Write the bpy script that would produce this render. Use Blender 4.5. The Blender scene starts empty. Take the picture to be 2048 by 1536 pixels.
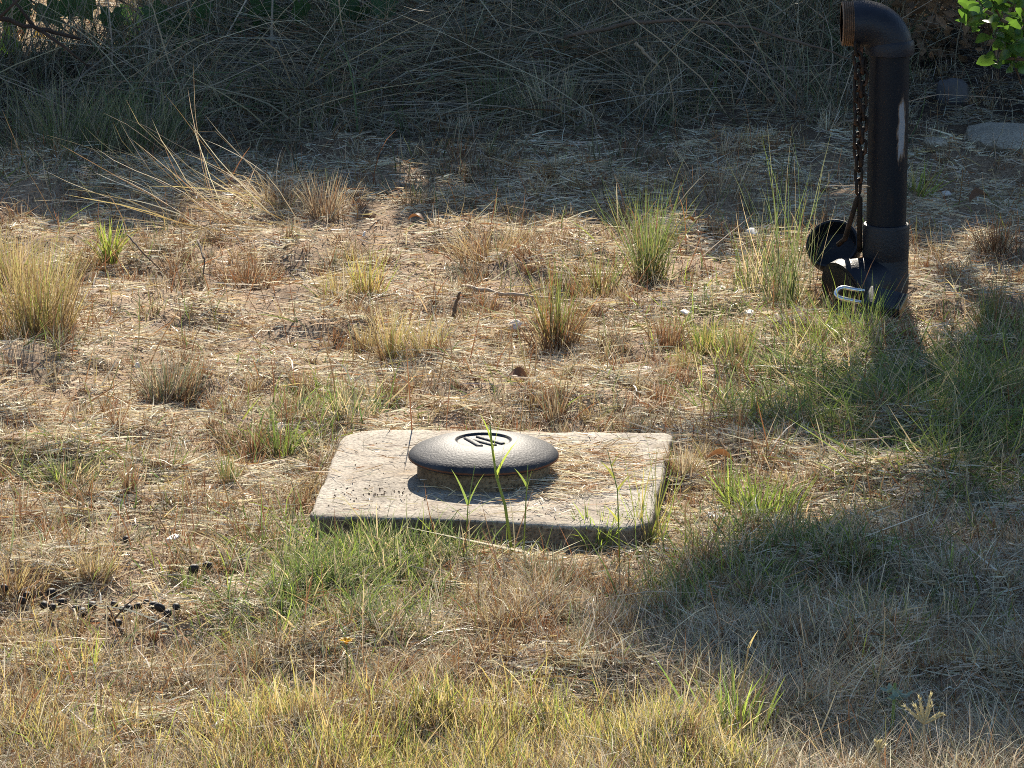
import bpy, bmesh, math, random
import numpy as np
from mathutils import Vector, Matrix
random.seed(7)
RNG = np.random.default_rng(11)
R = math.radians
sc = bpy.context.scene
COL = sc.collection

# ------------------------------------------------------------------ camera, sky, sun, exposure
CAM_H, PITCH, FPX = 1.6, R(13.97), 8970.0
cd = bpy.data.cameras.new("camera")
cam = bpy.data.objects.new("camera", cd)
COL.objects.link(cam)
cam.location = (0, 0, CAM_H)
cam.rotation_euler = (math.pi / 2 - PITCH, 0, 0)
cd.sensor_width = 36.0
cd.lens = FPX / 2048 * 36.0
cd.clip_end = 500
cd.clip_start = 0.05
sc.camera = cam

SUN_EL, SUN_AZ = R(33.0), R(0.0)
TANE = math.tan(SUN_EL)
w = bpy.data.worlds.new("World")
sc.world = w
w.use_nodes = True
nt = w.node_tree
sky = nt.nodes.new("ShaderNodeTexSky")
sky.sky_type = 'NISHITA'
sky.sun_disc = False
sky.sun_elevation = SUN_EL
sky.sun_rotation = SUN_AZ
bg = nt.nodes["Background"]
sky.ozone_density = 3.0
sky.dust_density = 0.4
bg.inputs[1].default_value = 0.08
nt.links.new(sky.outputs[0], bg.inputs[0])

sl = bpy.data.lights.new("sun", 'SUN')
sl.energy = 5.0
sl.angle = R(0.53)
sl.color = (1.0, 0.91, 0.77)
sun = bpy.data.objects.new("sun", sl)
COL.objects.link(sun)
to_sun = Vector((math.sin(SUN_AZ) * math.cos(SUN_EL), math.cos(SUN_AZ) * math.cos(SUN_EL), math.sin(SUN_EL)))
sun.rotation_euler = to_sun.to_track_quat('Z', 'Y').to_euler()
sun.location = (0, 14, 12)

sc.view_settings.view_transform = 'Standard'
sc.view_settings.look = 'None'
sc.view_settings.gamma = 1
sc.view_settings.use_curve_mapping = False
sc.view_settings.exposure = 1.15
sc.render.engine = 'CYCLES'
sc.cycles.max_bounces = 8
sc.cycles.transparent_max_bounces = 8
sc.cycles.use_denoising = False
sc.cycles.filter_width = 0.95
sc.cycles.sample_clamp_indirect = 6.0

# ------------------------------------------------------------------ helpers: view <-> ground map, noise
cP, sP = math.cos(PITCH), math.sin(PITCH)


def ray(u, v):
    a, b = (u - 1024) / FPX, -(v - 768) / FPX
    return np.array((a, cP + b * sP, -sP + b * cP))


def G(u, v, z=0.0):
    """the point of height z that the photograph shows at pixel u, v"""
    d = ray(u, v)
    t = (z - CAM_H) / d[2]
    return np.array((d[0] * t, d[1] * t, z))


def GY(u, v, y):
    """the point at distance y that the photograph shows at pixel u, v"""
    d = ray(u, v)
    t = y / d[1]
    return np.array((d[0] * t, y, CAM_H + d[2] * t))


def UV(x, y, z=0.0):
    zz = z - CAM_H
    dep = y * cP - zz * sP
    up = y * sP + zz * cP
    return 1024 + FPX * x / dep, 768 - FPX * up / dep


def noise(x, y, s, seed=0):
    x = np.asarray(x, float) / s + 100.3 + seed * 13.7
    y = np.asarray(y, float) / s + 57.1 + seed * 7.3
    xi, yi = np.floor(x).astype(np.int64), np.floor(y).astype(np.int64)
    fx, fy = x - xi, y - yi
    fx, fy = fx * fx * (3 - 2 * fx), fy * fy * (3 - 2 * fy)

    def h(a, b):
        n = (a * 374761393 + b * 668265263 + seed * 982451653) & 0xFFFFFFFF
        n = ((n ^ (n >> 13)) * 1274126177) & 0xFFFFFFFF
        return ((n ^ (n >> 16)) & 0xFFFF) / 65535.0
    a = h(xi, yi) * (1 - fx) + h(xi + 1, yi) * fx
    b = h(xi, yi + 1) * (1 - fx) + h(xi + 1, yi + 1) * fx
    return a * (1 - fy) + b * fy


def gh(x, y):
    near_slab = np.exp(-(((np.asarray(x) + .02) / .40) ** 4 + ((np.asarray(y) - 5.75) / .40) ** 4))
    h = 0.026 * (noise(x, y, 0.42, 1) - .5) + 0.040 * (noise(x, y, 0.13, 2) ** 1.6 - .35) + 0.022 * (noise(x, y, 0.055, 3) - .5)
    front = np.exp(-((np.asarray(y) - 5.50) / .055) ** 4) * (np.abs(np.asarray(x) + .03) < .30)
    return h * (1 - .75 * near_slab) - .006 * near_slab + 0 * front


def GG(u, v):
    """the point of the uneven ground that the photograph shows at pixel u, v"""
    p = G(u, v)
    for _ in range(8):
        p = G(u, v, float(gh(p[0], p[1])))
    return p


def sst(a, b, x):
    t = np.clip((x - a) / (b - a), 0, 1)
    return t * t * (3 - 2 * t)


def tag(o, label=None, cat=None, group=None, kind=None):
    for k, val in (('label', label), ('category', cat), ('group', group), ('kind', kind)):
        if val:
            o[k] = val
    return o


def link(o, parent=None):
    COL.objects.link(o)
    if parent is not None:
        o.parent = parent
    return o


def empty(name, loc, rot=(0, 0, 0)):
    o = bpy.data.objects.new(name, None)
    o.empty_display_size = 0.02
    o.location = loc
    o.rotation_euler = rot
    return link(o)


def np_mesh(name, V, faces, mat, colors=None, smooth=True):
    """faces: list of (n,k) integer arrays"""
    me = bpy.data.meshes.new(name)
    V = np.asarray(V, np.float32)
    me.vertices.add(len(V))
    me.vertices.foreach_set("co", V.ravel())
    faces = [np.asarray(f, np.int32) for f in faces if len(f)]
    loops = np.concatenate([f.ravel() for f in faces])
    starts, p = [], 0
    for f in faces:
        k = f.shape[1]
        starts.append(p + np.arange(len(f), dtype=np.int32) * k)
        p += f.size
    starts = np.concatenate(starts)
    me.loops.add(len(loops))
    me.loops.foreach_set("vertex_index", loops)
    me.polygons.add(len(starts))
    me.polygons.foreach_set("loop_start", starts)
    me.polygons.foreach_set("use_smooth", np.full(len(starts), smooth))
    me.update(calc_edges=True)
    if colors is not None:
        at = me.attributes.new("Col", 'FLOAT_COLOR', 'POINT')
        c4 = np.ones((len(V), 4), np.float32)
        c4[:, :3] = colors
        at.data.foreach_set("color", c4.ravel())
    me.materials.append(mat)
    return me


def obj(name, me, parent=None, loc=(0, 0, 0)):
    o = bpy.data.objects.new(name, me)
    o.location = loc
    return link(o, parent)


def lathe(profile, seg=40, jitter=0.0):
    V, F = [], []
    n = len(profile)
    for i, (r, z) in enumerate(profile):
        for k in range(seg):
            a = 2 * math.pi * k / seg
            rr = r * (1 + jitter * random.uniform(-1, 1))
            V.append((rr * math.cos(a), rr * math.sin(a), z))
    for i in range(n - 1):
        for k in range(seg):
            k2 = (k + 1) % seg
            F.append((i * seg + k, i * seg + k2, (i + 1) * seg + k2, (i + 1) * seg + k))
    return V, F


def tube(pts, rad, seg=10, caps=True):
    pts = [Vector(p) for p in pts]
    if not hasattr(rad, '__len__'):
        rad = [rad] * len(pts)
    V, F = [], []
    up = Vector((0.13, 0.21, 0.97)).normalized()
    prev = None
    for i, p in enumerate(pts):
        a = pts[max(i - 1, 0)]
        b = pts[min(i + 1, len(pts) - 1)]
        t = (b - a).normalized()
        if prev is None:
            s = t.cross(up)
            if s.length < .1:
                s = t.cross(Vector((1, 0, 0)))
            s.normalize()
        else:
            s = (prev - t * prev.dot(t)).normalized()
        prev = s
        n = t.cross(s)
        for k in range(seg):
            an = 2 * math.pi * k / seg
            V.append(tuple(p + (s * math.cos(an) + n * math.sin(an)) * rad[i]))
    for i in range(len(pts) - 1):
        for k in range(seg):
            k2 = (k + 1) % seg
            F.append((i * seg + k, i * seg + k2, (i + 1) * seg + k2, (i + 1) * seg + k))
    if caps:
        F.append(tuple(reversed(range(seg))))
        F.append(tuple((len(pts) - 1) * seg + k for k in range(seg)))
    return V, F


def join(*parts):
    V, F = [], []
    for v, f in parts:
        o = len(V)
        V += list(v)
        F += [tuple(i + o for i in q) for q in f]
    return V, F


def pymesh(name, VF, mat, smooth=True, auto=None):
    me = bpy.data.meshes.new(name)
    me.from_pydata(VF[0], [], VF[1])
    if smooth:
        me.polygons.foreach_set("use_smooth", [True] * len(me.polygons))
    if auto:
        me.set_sharp_from_angle(angle=R(auto))
    me.materials.append(mat)
    return me


# ------------------------------------------------------------------ materials
def new_mat(name):
    m = bpy.data.materials.new(name)
    m.use_nodes = True
    return m, m.node_tree.nodes, m.node_tree.links, m.node_tree.nodes["Principled BSDF"]


def ramp(nodes, stops):
    r = nodes.new("ShaderNodeValToRGB")
    el = r.color_ramp.elements
    while len(el) < len(stops):
        el.new(0.5)
    for e, (p, c) in zip(el, stops):
        e.position = p
        e.color = (*c, 1)
    return r


def tex_noise(nodes, links, scale, detail=6, rough=.6, vec=None, coord='Object'):
    t = nodes.new("ShaderNodeTexNoise")
    t.inputs["Scale"].default_value = scale
    t.inputs["Detail"].default_value = detail
    t.inputs["Roughness"].default_value = rough
    if vec is None:
        tc = nodes.new("ShaderNodeTexCoord")
        vec = tc.outputs[coord]
    links.new(vec, t.inputs["Vector"])
    return t


def mixc(nodes, links, fac, a, b, mode='MIX'):
    m = nodes.new("ShaderNodeMix")
    m.data_type = 'RGBA'
    m.blend_type = mode
    if isinstance(fac, (int, float)):
        m.inputs[0].default_value = fac
    else:
        links.new(fac, m.inputs[0])
    for s, i in ((a, 6), (b, 7)):
        if isinstance(s, tuple):
            m.inputs[i].default_value = (*s, 1)
        else:
            links.new(s, m.inputs[i])
    return m.outputs[2]


def bump(nodes, links, height, strength, dist, bsdf, normal=None):
    b = nodes.new("ShaderNodeBump")
    b.inputs["Strength"].default_value = strength
    b.inputs["Distance"].default_value = dist
    links.new(height, b.inputs["Height"])
    if normal is not None:
        links.new(normal, b.inputs["Normal"])
    links.new(b.outputs[0], bsdf.inputs["Normal"])
    return b.outputs[0]


def leaf_material(name, trans=0.42, rough=0.42, spec=0.5, tint=(1, 1, 1), color=None):
    m, n, l, b = new_mat(name)
    if color is None:
        at = n.new("ShaderNodeAttribute")
        at.attribute_name = "Col"
        c = at.outputs["Color"]
    else:
        tn = tex_noise(n, l, 18, 4)
        rp = ramp(n, [(.3, tuple(k * .75 for k in color)), (.7, tuple(min(1, k * 1.2) for k in color))])
        l.new(tn.outputs["Fac"], rp.inputs[0])
        c = rp.outputs[0]
    l.new(c, b.inputs["Base Color"])
    b.inputs["Roughness"].default_value = rough
    b.inputs["Specular IOR Level"].default_value = spec
    tr = n.new("ShaderNodeBsdfTranslucent")
    l.new(mixc(n, l, 1.0, c, tint, 'MULTIPLY'), tr.inputs["Color"])
    mx = n.new("ShaderNodeMixShader")
    mx.inputs[0].default_value = trans
    l.new(b.outputs[0], mx.inputs[1])
    l.new(tr.outputs[0], mx.inputs[2])
    l.new(mx.outputs[0], n["Material Output"].inputs["Surface"])
    return m


M_DRY = leaf_material("dry_blade", .30, .55, .35)
M_STEM = leaf_material("dry_stem", .22, .55, .3)
M_GREEN = leaf_material("green_blade", .48, .5, .35, (1.0, 1.0, .8))
M_LEAF = leaf_material("tree_leaf", .35, .4, .5, (1.1, 1.2, .6), (.055, .095, .025))
M_VINE = leaf_material("vine_leaf", .35, .5, .4, (1.1, 1.2, .6), (.045, .095, .035))
M_GLOSSY = leaf_material("glossy_leaf", .5, .3, .6, (1.05, 1.2, .6), (.12, .21, .05))
M_DEADLEAF = leaf_material("dead_leaf", .3, .6, .3, (1, .9, .7), (.22, .11, .055))
M_PALELEAF = leaf_material("pale_leaf", .35, .5, .4, (1, 1, .9), (.62, .56, .47))
M_YELLOWLEAF = leaf_material("yellow_leaf", .5, .5, .4, (1, 1, .7), (.72, .46, .06))
M_GREYLEAF = leaf_material("grey_leaf", .3, .6, .3, (1, 1, .9), (.30, .37, .27))


def soil():
    m, n, l, b = new_mat("soil")
    tc = n.new("ShaderNodeTexCoord")
    v = tc.outputs["Object"]
    a = tex_noise(n, l, 3.5, 8, .65, v)
    r1 = ramp(n, [(.25, (.26, .18, .12)), (.5, (.45, .33, .225)), (.75, (.58, .45, .32))])
    l.new(a.outputs["Fac"], r1.inputs[0])
    f = tex_noise(n, l, 160, 5, .7, v)
    r2 = ramp(n, [(.36, (.35, .3, .26)), (.52, (.9, .86, .8)), (.7, (1.25, 1.2, 1.1))])
    l.new(f.outputs["Fac"], r2.inputs[0])
    c = mixc(n, l, 1.0, r1.outputs[0], r2.outputs[0], 'MULTIPLY')
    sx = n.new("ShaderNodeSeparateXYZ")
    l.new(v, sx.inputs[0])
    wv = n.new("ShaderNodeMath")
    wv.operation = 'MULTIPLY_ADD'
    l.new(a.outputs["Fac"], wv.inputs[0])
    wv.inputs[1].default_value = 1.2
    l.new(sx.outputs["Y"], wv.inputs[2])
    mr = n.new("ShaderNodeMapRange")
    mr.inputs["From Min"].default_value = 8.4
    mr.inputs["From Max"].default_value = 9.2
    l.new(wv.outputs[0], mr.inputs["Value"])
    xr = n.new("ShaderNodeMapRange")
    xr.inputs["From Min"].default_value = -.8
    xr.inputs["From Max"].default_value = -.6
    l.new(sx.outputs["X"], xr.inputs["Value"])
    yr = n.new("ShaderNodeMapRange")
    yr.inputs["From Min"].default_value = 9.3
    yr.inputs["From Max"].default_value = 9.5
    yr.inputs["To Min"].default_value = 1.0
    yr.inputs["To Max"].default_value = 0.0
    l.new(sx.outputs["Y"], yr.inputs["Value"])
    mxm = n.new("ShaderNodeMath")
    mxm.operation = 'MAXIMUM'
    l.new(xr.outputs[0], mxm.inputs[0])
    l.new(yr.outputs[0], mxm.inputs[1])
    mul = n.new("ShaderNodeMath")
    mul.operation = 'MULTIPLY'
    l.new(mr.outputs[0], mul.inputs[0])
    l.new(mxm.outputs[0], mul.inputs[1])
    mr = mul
    c = mixc(n, l, mr.outputs[0], c, mixc(n, l, 1.0, (.055, .04, .03), r2.outputs[0], 'MULTIPLY'))  # shade under the hedge painted into the soil, except in the sunny corner
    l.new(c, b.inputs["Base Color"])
    b.inputs["Roughness"].default_value = .9
    b.inputs["Specular IOR Level"].default_value = .2
    g = tex_noise(n, l, 70, 8, .75, v)
    bump(n, l, g.outputs["Fac"], .9, .012, b)
    return m


def concrete(name="concrete", base=(.33, .285, .225), pale=(.43, .385, .315), dark=(.17, .14, .105)):
    m, n, l, b = new_mat(name)
    tc = n.new("ShaderNodeTexCoord")
    v = tc.outputs["Object"]
    a = tex_noise(n, l, 9, 8, .65, v)
    r1 = ramp(n, [(.28, dark), (.45, base), (.7, pale)])
    l.new(a.outputs["Fac"], r1.inputs[0])
    f = tex_noise(n, l, 260, 4, .6, v)
    r2 = ramp(n, [(.34, (.42, .38, .34)), (.5, (1, 1, 1)), (.66, (1.3, 1.28, 1.24))])
    l.new(f.outputs["Fac"], r2.inputs[0])
    c = mixc(n, l, 1.0, r1.outputs[0], r2.outputs[0], 'MULTIPLY')
    pits = n.new("ShaderNodeTexVoronoi")
    pits.inputs["Scale"].default_value = 150
    l.new(v, pits.inputs["Vector"])
    pr = ramp(n, [(.06, (0, 0, 0)), (.2, (1, 1, 1))])
    l.new(pits.outputs["Distance"], pr.inputs[0])
    sel = tex_noise(n, l, 30, 3, .6, v)
    sr = ramp(n, [(.52, (1, 1, 1)), (.6, (0, 0, 0))])
    l.new(sel.outputs["Fac"], sr.inputs[0])
    pm = mixc(n, l, 1.0, pr.outputs[0], sr.outputs[0], 'LIGHTEN')
    c = mixc(n, l, 1.0, c, mixc(n, l, pm, (.45, .38, .32), (1, 1, 1)), 'MULTIPLY')
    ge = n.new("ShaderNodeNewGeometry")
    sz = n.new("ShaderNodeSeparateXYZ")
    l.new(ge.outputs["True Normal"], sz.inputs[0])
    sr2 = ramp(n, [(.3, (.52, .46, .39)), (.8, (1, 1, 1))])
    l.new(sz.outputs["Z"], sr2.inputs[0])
    c = mixc(n, l, 1.0, c, sr2.outputs[0], 'MULTIPLY')     # sides darker and browner than the top
    st = tex_noise(n, l, 5, 5, .6, v)
    st.inputs["Distortion"].default_value = 1.2
    stt = ramp(n, [(.5, (1, 1, 1)), (.68, (.62, .53, .45))])
    l.new(st.outputs["Fac"], stt.inputs[0])
    c = mixc(n, l, 1.0, c, stt.outputs[0], 'MULTIPLY')
    l.new(c, b.inputs["Base Color"])
    b.inputs["Roughness"].default_value = .85
    b.inputs["Specular IOR Level"].default_value = .3
    mm = n.new("ShaderNodeMath")
    mm.operation = 'MULTIPLY_ADD'
    l.new(f.outputs["Fac"], mm.inputs[0])
    mm.inputs[1].default_value = .6
    l.new(pm, mm.inputs[2])
    bump(n, l, mm.outputs[0], .8, .0035, b)
    return m


def iron(name, col=(.035, .036, .04), rust=(.12, .05, .025), rust_amt=.5, rough=.42, bscale=420, bstr=.5, metal=.0):
    m, n, l, b = new_mat(name)
    tc = n.new("ShaderNodeTexCoord")
    v = tc.outputs["Object"]
    a = tex_noise(n, l, 40, 7, .65, v)
    r = ramp(n, [(rust_amt, col), (min(1, rust_amt + .16), rust)])
    l.new(a.outputs["Fac"], r.inputs[0])
    d = tex_noise(n, l, 16, 6, .7, v)
    r2 = ramp(n, [(.35, (.75, .75, .78)), (.65, (1.7, 1.6, 1.5))])
    l.new(d.outputs["Fac"], r2.inputs[0])
    l.new(mixc(n, l, 1.0, r.outputs[0], r2.outputs[0], 'MULTIPLY'), b.inputs["Base Color"])
    rr = n.new("ShaderNodeMapRange")
    rr.inputs["To Min"].default_value = rough - .1
    rr.inputs["To Max"].default_value = rough + .25
    l.new(d.outputs["Fac"], rr.inputs["Value"])
    l.new(rr.outputs[0], b.inputs["Roughness"])
    b.inputs["Metallic"].default_value = metal
    b.inputs["Specular IOR Level"].default_value = .22
    f = tex_noise(n, l, bscale, 3, .5, v)
    bump(n, l, f.outputs["Fac"], bstr, .0015, b)
    return m


def pipe_mat():
    m, n, l, b = new_mat("black_pipe_paint")
    tc = n.new("ShaderNodeTexCoord")
    v = tc.outputs["Object"]
    mp = n.new("ShaderNodeMapping")
    mp.inputs["Scale"].default_value = (1, 1, .16)
    l.new(v, mp.inputs[0])
    a = tex_noise(n, l, 60, 7, .65, mp.outputs[0])
    r = ramp(n, [(.56, (.006, .008, .013)), (.78, (.028, .019, .014))])
    l.new(a.outputs["Fac"], r.inputs[0])
    # peeled strip: pale blue-grey bare metal with a rusty rim, near the right front of the pipe
    sub = n.new("ShaderNodeVectorMath")
    sub.operation = 'SUBTRACT'
    l.new(v, sub.inputs[0])
    sub.inputs[1].default_value = (.019, -.026, .285)
    sc_ = n.new("ShaderNodeVectorMath")
    sc_.operation = 'MULTIPLY'
    l.new(sub.outputs[0], sc_.inputs[0])
    sc_.inputs[1].default_value = (1 / .011, 1 / .02, 1 / .085)
    ln = n.new("ShaderNodeVectorMath")
    ln.operation = 'LENGTH'
    l.new(sc_.outputs[0], ln.inputs[0])
    ad = n.new("ShaderNodeMath")
    ad.operation = 'MULTIPLY_ADD'
    am = n.new('ShaderNodeMath')
    l.new(a.outputs['Fac'], am.inputs[0])
    l.new(am.outputs[0], ad.inputs[0])
    ad.inputs[1].default_value = 1.9
    a2 = tex_noise(n, l, 240, 5, .7, mp.outputs[0])
    am.operation = 'MULTIPLY_ADD'
    l.new(a2.outputs['Fac'], am.inputs[0])
    am.inputs[1].default_value = .5
    hf = n.new('ShaderNodeMath')
    hf.operation = 'MULTIPLY'
    hf.inputs[1].default_value = .5
    l.new(a.outputs['Fac'], hf.inputs[0])
    l.new(hf.outputs[0], am.inputs[2])
    l.new(ln.outputs["Value"], ad.inputs[2])
    rp = ramp(n, [(.0, (1, 1, 1)), (.50, (1, 1, 1)), (.55, (0, 0, 0))])
    hv = n.new("ShaderNodeMath")
    hv.operation = 'MULTIPLY'
    l.new(ad.outputs[0], hv.inputs[0])
    hv.inputs[1].default_value = .33
    l.new(hv.outputs[0], rp.inputs[0])
    rim = ramp(n, [(.44, (.26, .27, .29)), (.50, (.16, .11, .075)), (.55, (.07, .04, .025))])
    l.new(hv.outputs[0], rim.inputs[0])
    c = mixc(n, l, rp.outputs[0], r.outputs[0], rim.outputs[0])
    l.new(c, b.inputs["Base Color"])
    b.inputs["Roughness"].default_value = .5
    b.inputs["Specular IOR Level"].default_value = .2
    f = tex_noise(n, l, 300, 3, .5, v)
    bump(n, l, f.outputs["Fac"], .35, .001, b)
    return m


def simple(name, col, rough=.5, metal=0., spec=.5, var=.25, scale=30, bstr=.0):
    m, n, l, b = new_mat(name)
    t = tex_noise(n, l, scale, 6, .65)
    r = ramp(n, [(.3, tuple(c * (1 - var) for c in col)), (.7, tuple(min(1, c * (1 + var)) for c in col))])
    l.new(t.outputs["Fac"], r.inputs[0])
    l.new(r.outputs[0], b.inputs["Base Color"])
    b.inputs["Roughness"].default_value = rough
    b.inputs["Metallic"].default_value = metal
    b.inputs["Specular IOR Level"].default_value = spec
    if bstr:
        f = tex_noise(n, l, scale * 6, 5, .6)
        bump(n, l, f.outputs["Fac"], bstr, .002, b)
    return m


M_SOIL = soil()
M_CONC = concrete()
M_STONE = concrete("stone", (.33, .29, .22), (.41, .36, .28), (.2, .17, .13))
def lid_mat():
    m, n, l, b = new_mat("cast_iron_lid")
    tc = n.new("ShaderNodeTexCoord")
    v = tc.outputs["Object"]
    d = tex_noise(n, l, 22, 7, .7, v)
    r = ramp(n, [(.35, (.022, .023, .027)), (.65, (.05, .05, .055))])
    l.new(d.outputs["Fac"], r.inputs[0])
    ge = n.new("ShaderNodeNewGeometry")
    sx = n.new("ShaderNodeSeparateXYZ")
    l.new(ge.outputs["True Normal"], sx.inputs[0])
    ma = n.new("ShaderNodeMath")
    ma.operation = 'MULTIPLY_ADD'
    l.new(d.outputs["Fac"], ma.inputs[0])
    ma.inputs[1].default_value = .22
    l.new(sx.outputs["Z"], ma.inputs[2])
    mr = n.new("ShaderNodeMapRange")
    mr.inputs["From Min"].default_value = 1.06
    mr.inputs["From Max"].default_value = 1.14
    mr.inputs["To Max"].default_value = .3
    l.new(ma.outputs[0], mr.inputs["Value"])
    l.new(mixc(n, l, mr.outputs[0], r.outputs[0], (.22, .19, .16)), b.inputs["Base Color"])   # paler on what faces up
    b.inputs["Roughness"].default_value = .58
    b.inputs["Specular IOR Level"].default_value = .15
    f = tex_noise(n, l, 330, 3, .5, v)
    bump(n, l, f.outputs["Fac"], .5, .0011, b)
    return m


M_LID = lid_mat()
M_RUST = iron("rusty_iron", (.10, .042, .022), (.17, .08, .04), .5, .7, 300, .6)
M_CHAIN = iron("chain_iron", (.018, .014, .012), (.06, .032, .02), .5, .5, 500, .4, .3)
M_FIT = iron("black_fitting", (.008, .010, .016), (.045, .026, .018), .64, .38, 260, .5)
M_PIPE = pipe_mat()
M_FIT.node_tree.nodes["Principled BSDF"].inputs["Specular IOR Level"].default_value = .3
M_THREAD = iron("thread_steel", (.19, .135, .095), (.30, .20, .13), .48, .4, 300, .3, .6)
M_CHROME = simple("chrome", (.62, .64, .66), .2, 1.0, .5, .12, 60)
M_LOCK = simple("lock_body", (.03, .033, .04), .6, .0, .15, .3, 60, .2)
M_BRASS = simple("brass", (.32, .25, .15), .4, .8, .5, .3, 90)
M_PELLET = simple("pellet", (.024, .019, .017), .55, 0, .25, .4, 200, .25)
M_BARK = simple("bark", (.13, .095, .07), .85, 0, .3, .35, 25, .6)
M_DARKBARK = simple("dark_bark", (.05, .035, .028), .85, 0, .3, .35, 25, .6)
M_PALESTICK = simple("pale_stick", (.36, .27, .18), .7, 0, .3, .3, 40, .4)
M_CHIP = simple("pale_chip", (.66, .6, .52), .6, 0, .4, .15, 60, .2)
M_DIRT = simple("dirt_crumb", (.26, .17, .10), .9, 0, .2, .4, 200, .4)

# ------------------------------------------------------------------ blades of grass
PAL = {
    'straw': ((.44, .33, .20), (.65, .54, .36)),
    'pale': ((.58, .50, .36), (.76, .68, .52)),
    'gold': ((.34, .23, .10), (.62, .49, .22)),
    'brown': ((.20, .115, .058), (.36, .225, .115)),
    'rust': ((.21, .085, .04), (.41, .20, .09)),
    'grey': ((.27, .23, .17), (.44, .39, .29)),
    'green': ((.15, .17, .06), (.20, .28, .075)),
    'deep': ((.09, .13, .05), (.13, .20, .07)),
    'lime': ((.25, .29, .06), (.36, .46, .09)),
    'sage': ((.17, .18, .10), (.25, .28, .16)),
    'yellow': ((.39, .32, .11), (.58, .51, .19)),
    'greentip': ((.26, .17, .08), (.22, .27, .10)),
}


def pick_colors(n, mix, var=.22):
    names = list(mix)
    p = np.array([mix[k] for k in names], float)
    idx = RNG.choice(len(names), n, p=p / p.sum())
    B = np.array([PAL[k][0] for k in names])[idx]
    T = np.array([PAL[k][1] for k in names])[idx]
    f = 1 + var * RNG.uniform(-1, 1, (n, 1))
    h = 1 + .06 * RNG.uniform(-1, 1, (n, 3))
    return np.clip(B * f * h, 0, .85), np.clip(T * f * h, 0, .85)


def norm(a):
    return a / np.maximum(np.linalg.norm(a, axis=-1, keepdims=True), 1e-9)


def blades(P, D, L, W, C0, C1, nseg=3, bend=None, taper=1.0, wob=.0):
    """ribbons that grow from P along D and bend by the vector `bend` over their length; taper 1 = pointed, 0 = blunt"""
    n = len(P)
    D = norm(D)
    if bend is None:
        bend = np.zeros((n, 3))
    pos = np.zeros((n, nseg + 1, 3))
    pos[:, 0] = P
    d = D.copy()
    dirs = [D]
    for k in range(nseg):
        t = (k + 1) / nseg
        d = norm(D + bend * t + wob * RNG.normal(0, 1, (n, 3)))
        pos[:, k + 1] = pos[:, k] + d * (L / nseg)[:, None]
        dirs.append(d)
    rnd = RNG.normal(0, 1, (n, 3))
    rnd[:, 2] *= .45
    side = norm(np.cross(D, norm(rnd)))
    V = np.zeros((n, 2 * nseg + 1, 3))
    C = np.zeros((n, 2 * nseg + 1, 3))
    for k in range(nseg):
        t = k / nseg
        wk = (W * (1 - taper * t ** 1.6) * .5)[:, None]
        V[:, 2 * k] = pos[:, k] - side * wk
        V[:, 2 * k + 1] = pos[:, k] + side * wk
        c = C0 * (1 - t) + C1 * t
        C[:, 2 * k] = c
        C[:, 2 * k + 1] = c
    V[:, -1] = pos[:, -1]
    C[:, -1] = C1
    m = 2 * nseg + 1
    base = (np.arange(n) * m)[:, None]
    Q = [base + np.array([[2 * k, 2 * k + 1, 2 * k + 3, 2 * k + 2]]) for k in range(nseg - 1)]
    Q = np.concatenate(Q) if Q else np.zeros((0, 4), int)
    T = base + np.array([[2 * nseg - 2, 2 * nseg - 1, 2 * nseg]])
    return V.reshape(-1, 3), Q, T, C.reshape(-1, 3)


class Acc:
    def __init__(s):
        s.V, s.Q, s.T, s.C, s.n = [], [], [], [], 0

    def add(s, V, Q, T, C):
        s.V.append(V); s.C.append(C)
        s.Q.append(Q + s.n); s.T.append(T + s.n)
        s.n += len(V)

    def mesh(s, name, mat, origin=(0, 0, 0)):
        V = np.concatenate(s.V) - np.asarray(origin)
        return np_mesh(name, V, [np.concatenate(s.Q), np.concatenate(s.T)], mat, np.concatenate(s.C), smooth=False)


def scatter(n, dens, umin=-420, umax=2470, vmin=-30, vmax=1680):
    """n ground points over the plot, thinned by dens(u, v, x, y)"""
    out = []
    tot = 0
    y0, y1 = G(0, vmax)[1], G(0, vmin)[1]
    while tot < n:
        m = max(20000, n)
        y = 1 / RNG.uniform(1 / y1, 1 / y0, m)          # sparser with distance
        x = (RNG.uniform(umin, umax, m) - 1024) / FPX * np.hypot(y, CAM_H)
        u, v = UV(x, y)
        k = RNG.uniform(0, 1, m) < dens(u, v, x, y)
        out.append(np.stack([x[k], y[k]], 1))
        tot += k.sum()
        if len(out) > 40:
            break
    p = np.concatenate(out)[:n]
    return p[:, 0], p[:, 1]


def blob(u, v, cu, cv, ru, rv):
    return np.exp(-(((u - cu) / ru) ** 2 + ((v - cv) / rv) ** 2))


# ------------------------------------------------------------------ the concrete slab's outline (needed by the scatter)
SLAB_Z = 0.029
SLAB = [G(618, 1031, SLAB_Z)[:2], G(1300, 1056, SLAB_Z)[:2], G(1347, 866, SLAB_Z)[:2], G(688, 857, SLAB_Z)[:2]]
SLAB_C = sum(SLAB) / 4


def in_slab(x, y, grow=0.0):
    k = np.ones(np.shape(x), bool)
    for i in range(4):
        a, b = SLAB[i], SLAB[(i + 1) % 4]
        e = b - a
        e = e / np.linalg.norm(e)
        k &= (e[0] * (y - a[1]) - e[1] * (x - a[0])) > -grow
    return k


PIPE_Y = 6.97
PIPE_X = GY(1770, 560, PIPE_Y)[0]


def in_obst(x, y):
    return in_slab(x, y, .004) | (np.hypot(x - PIPE_X, y - PIPE_Y) < .045) | (np.hypot(x - PIPE_X + .06, y - PIPE_Y + .0) < .05)


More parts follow.
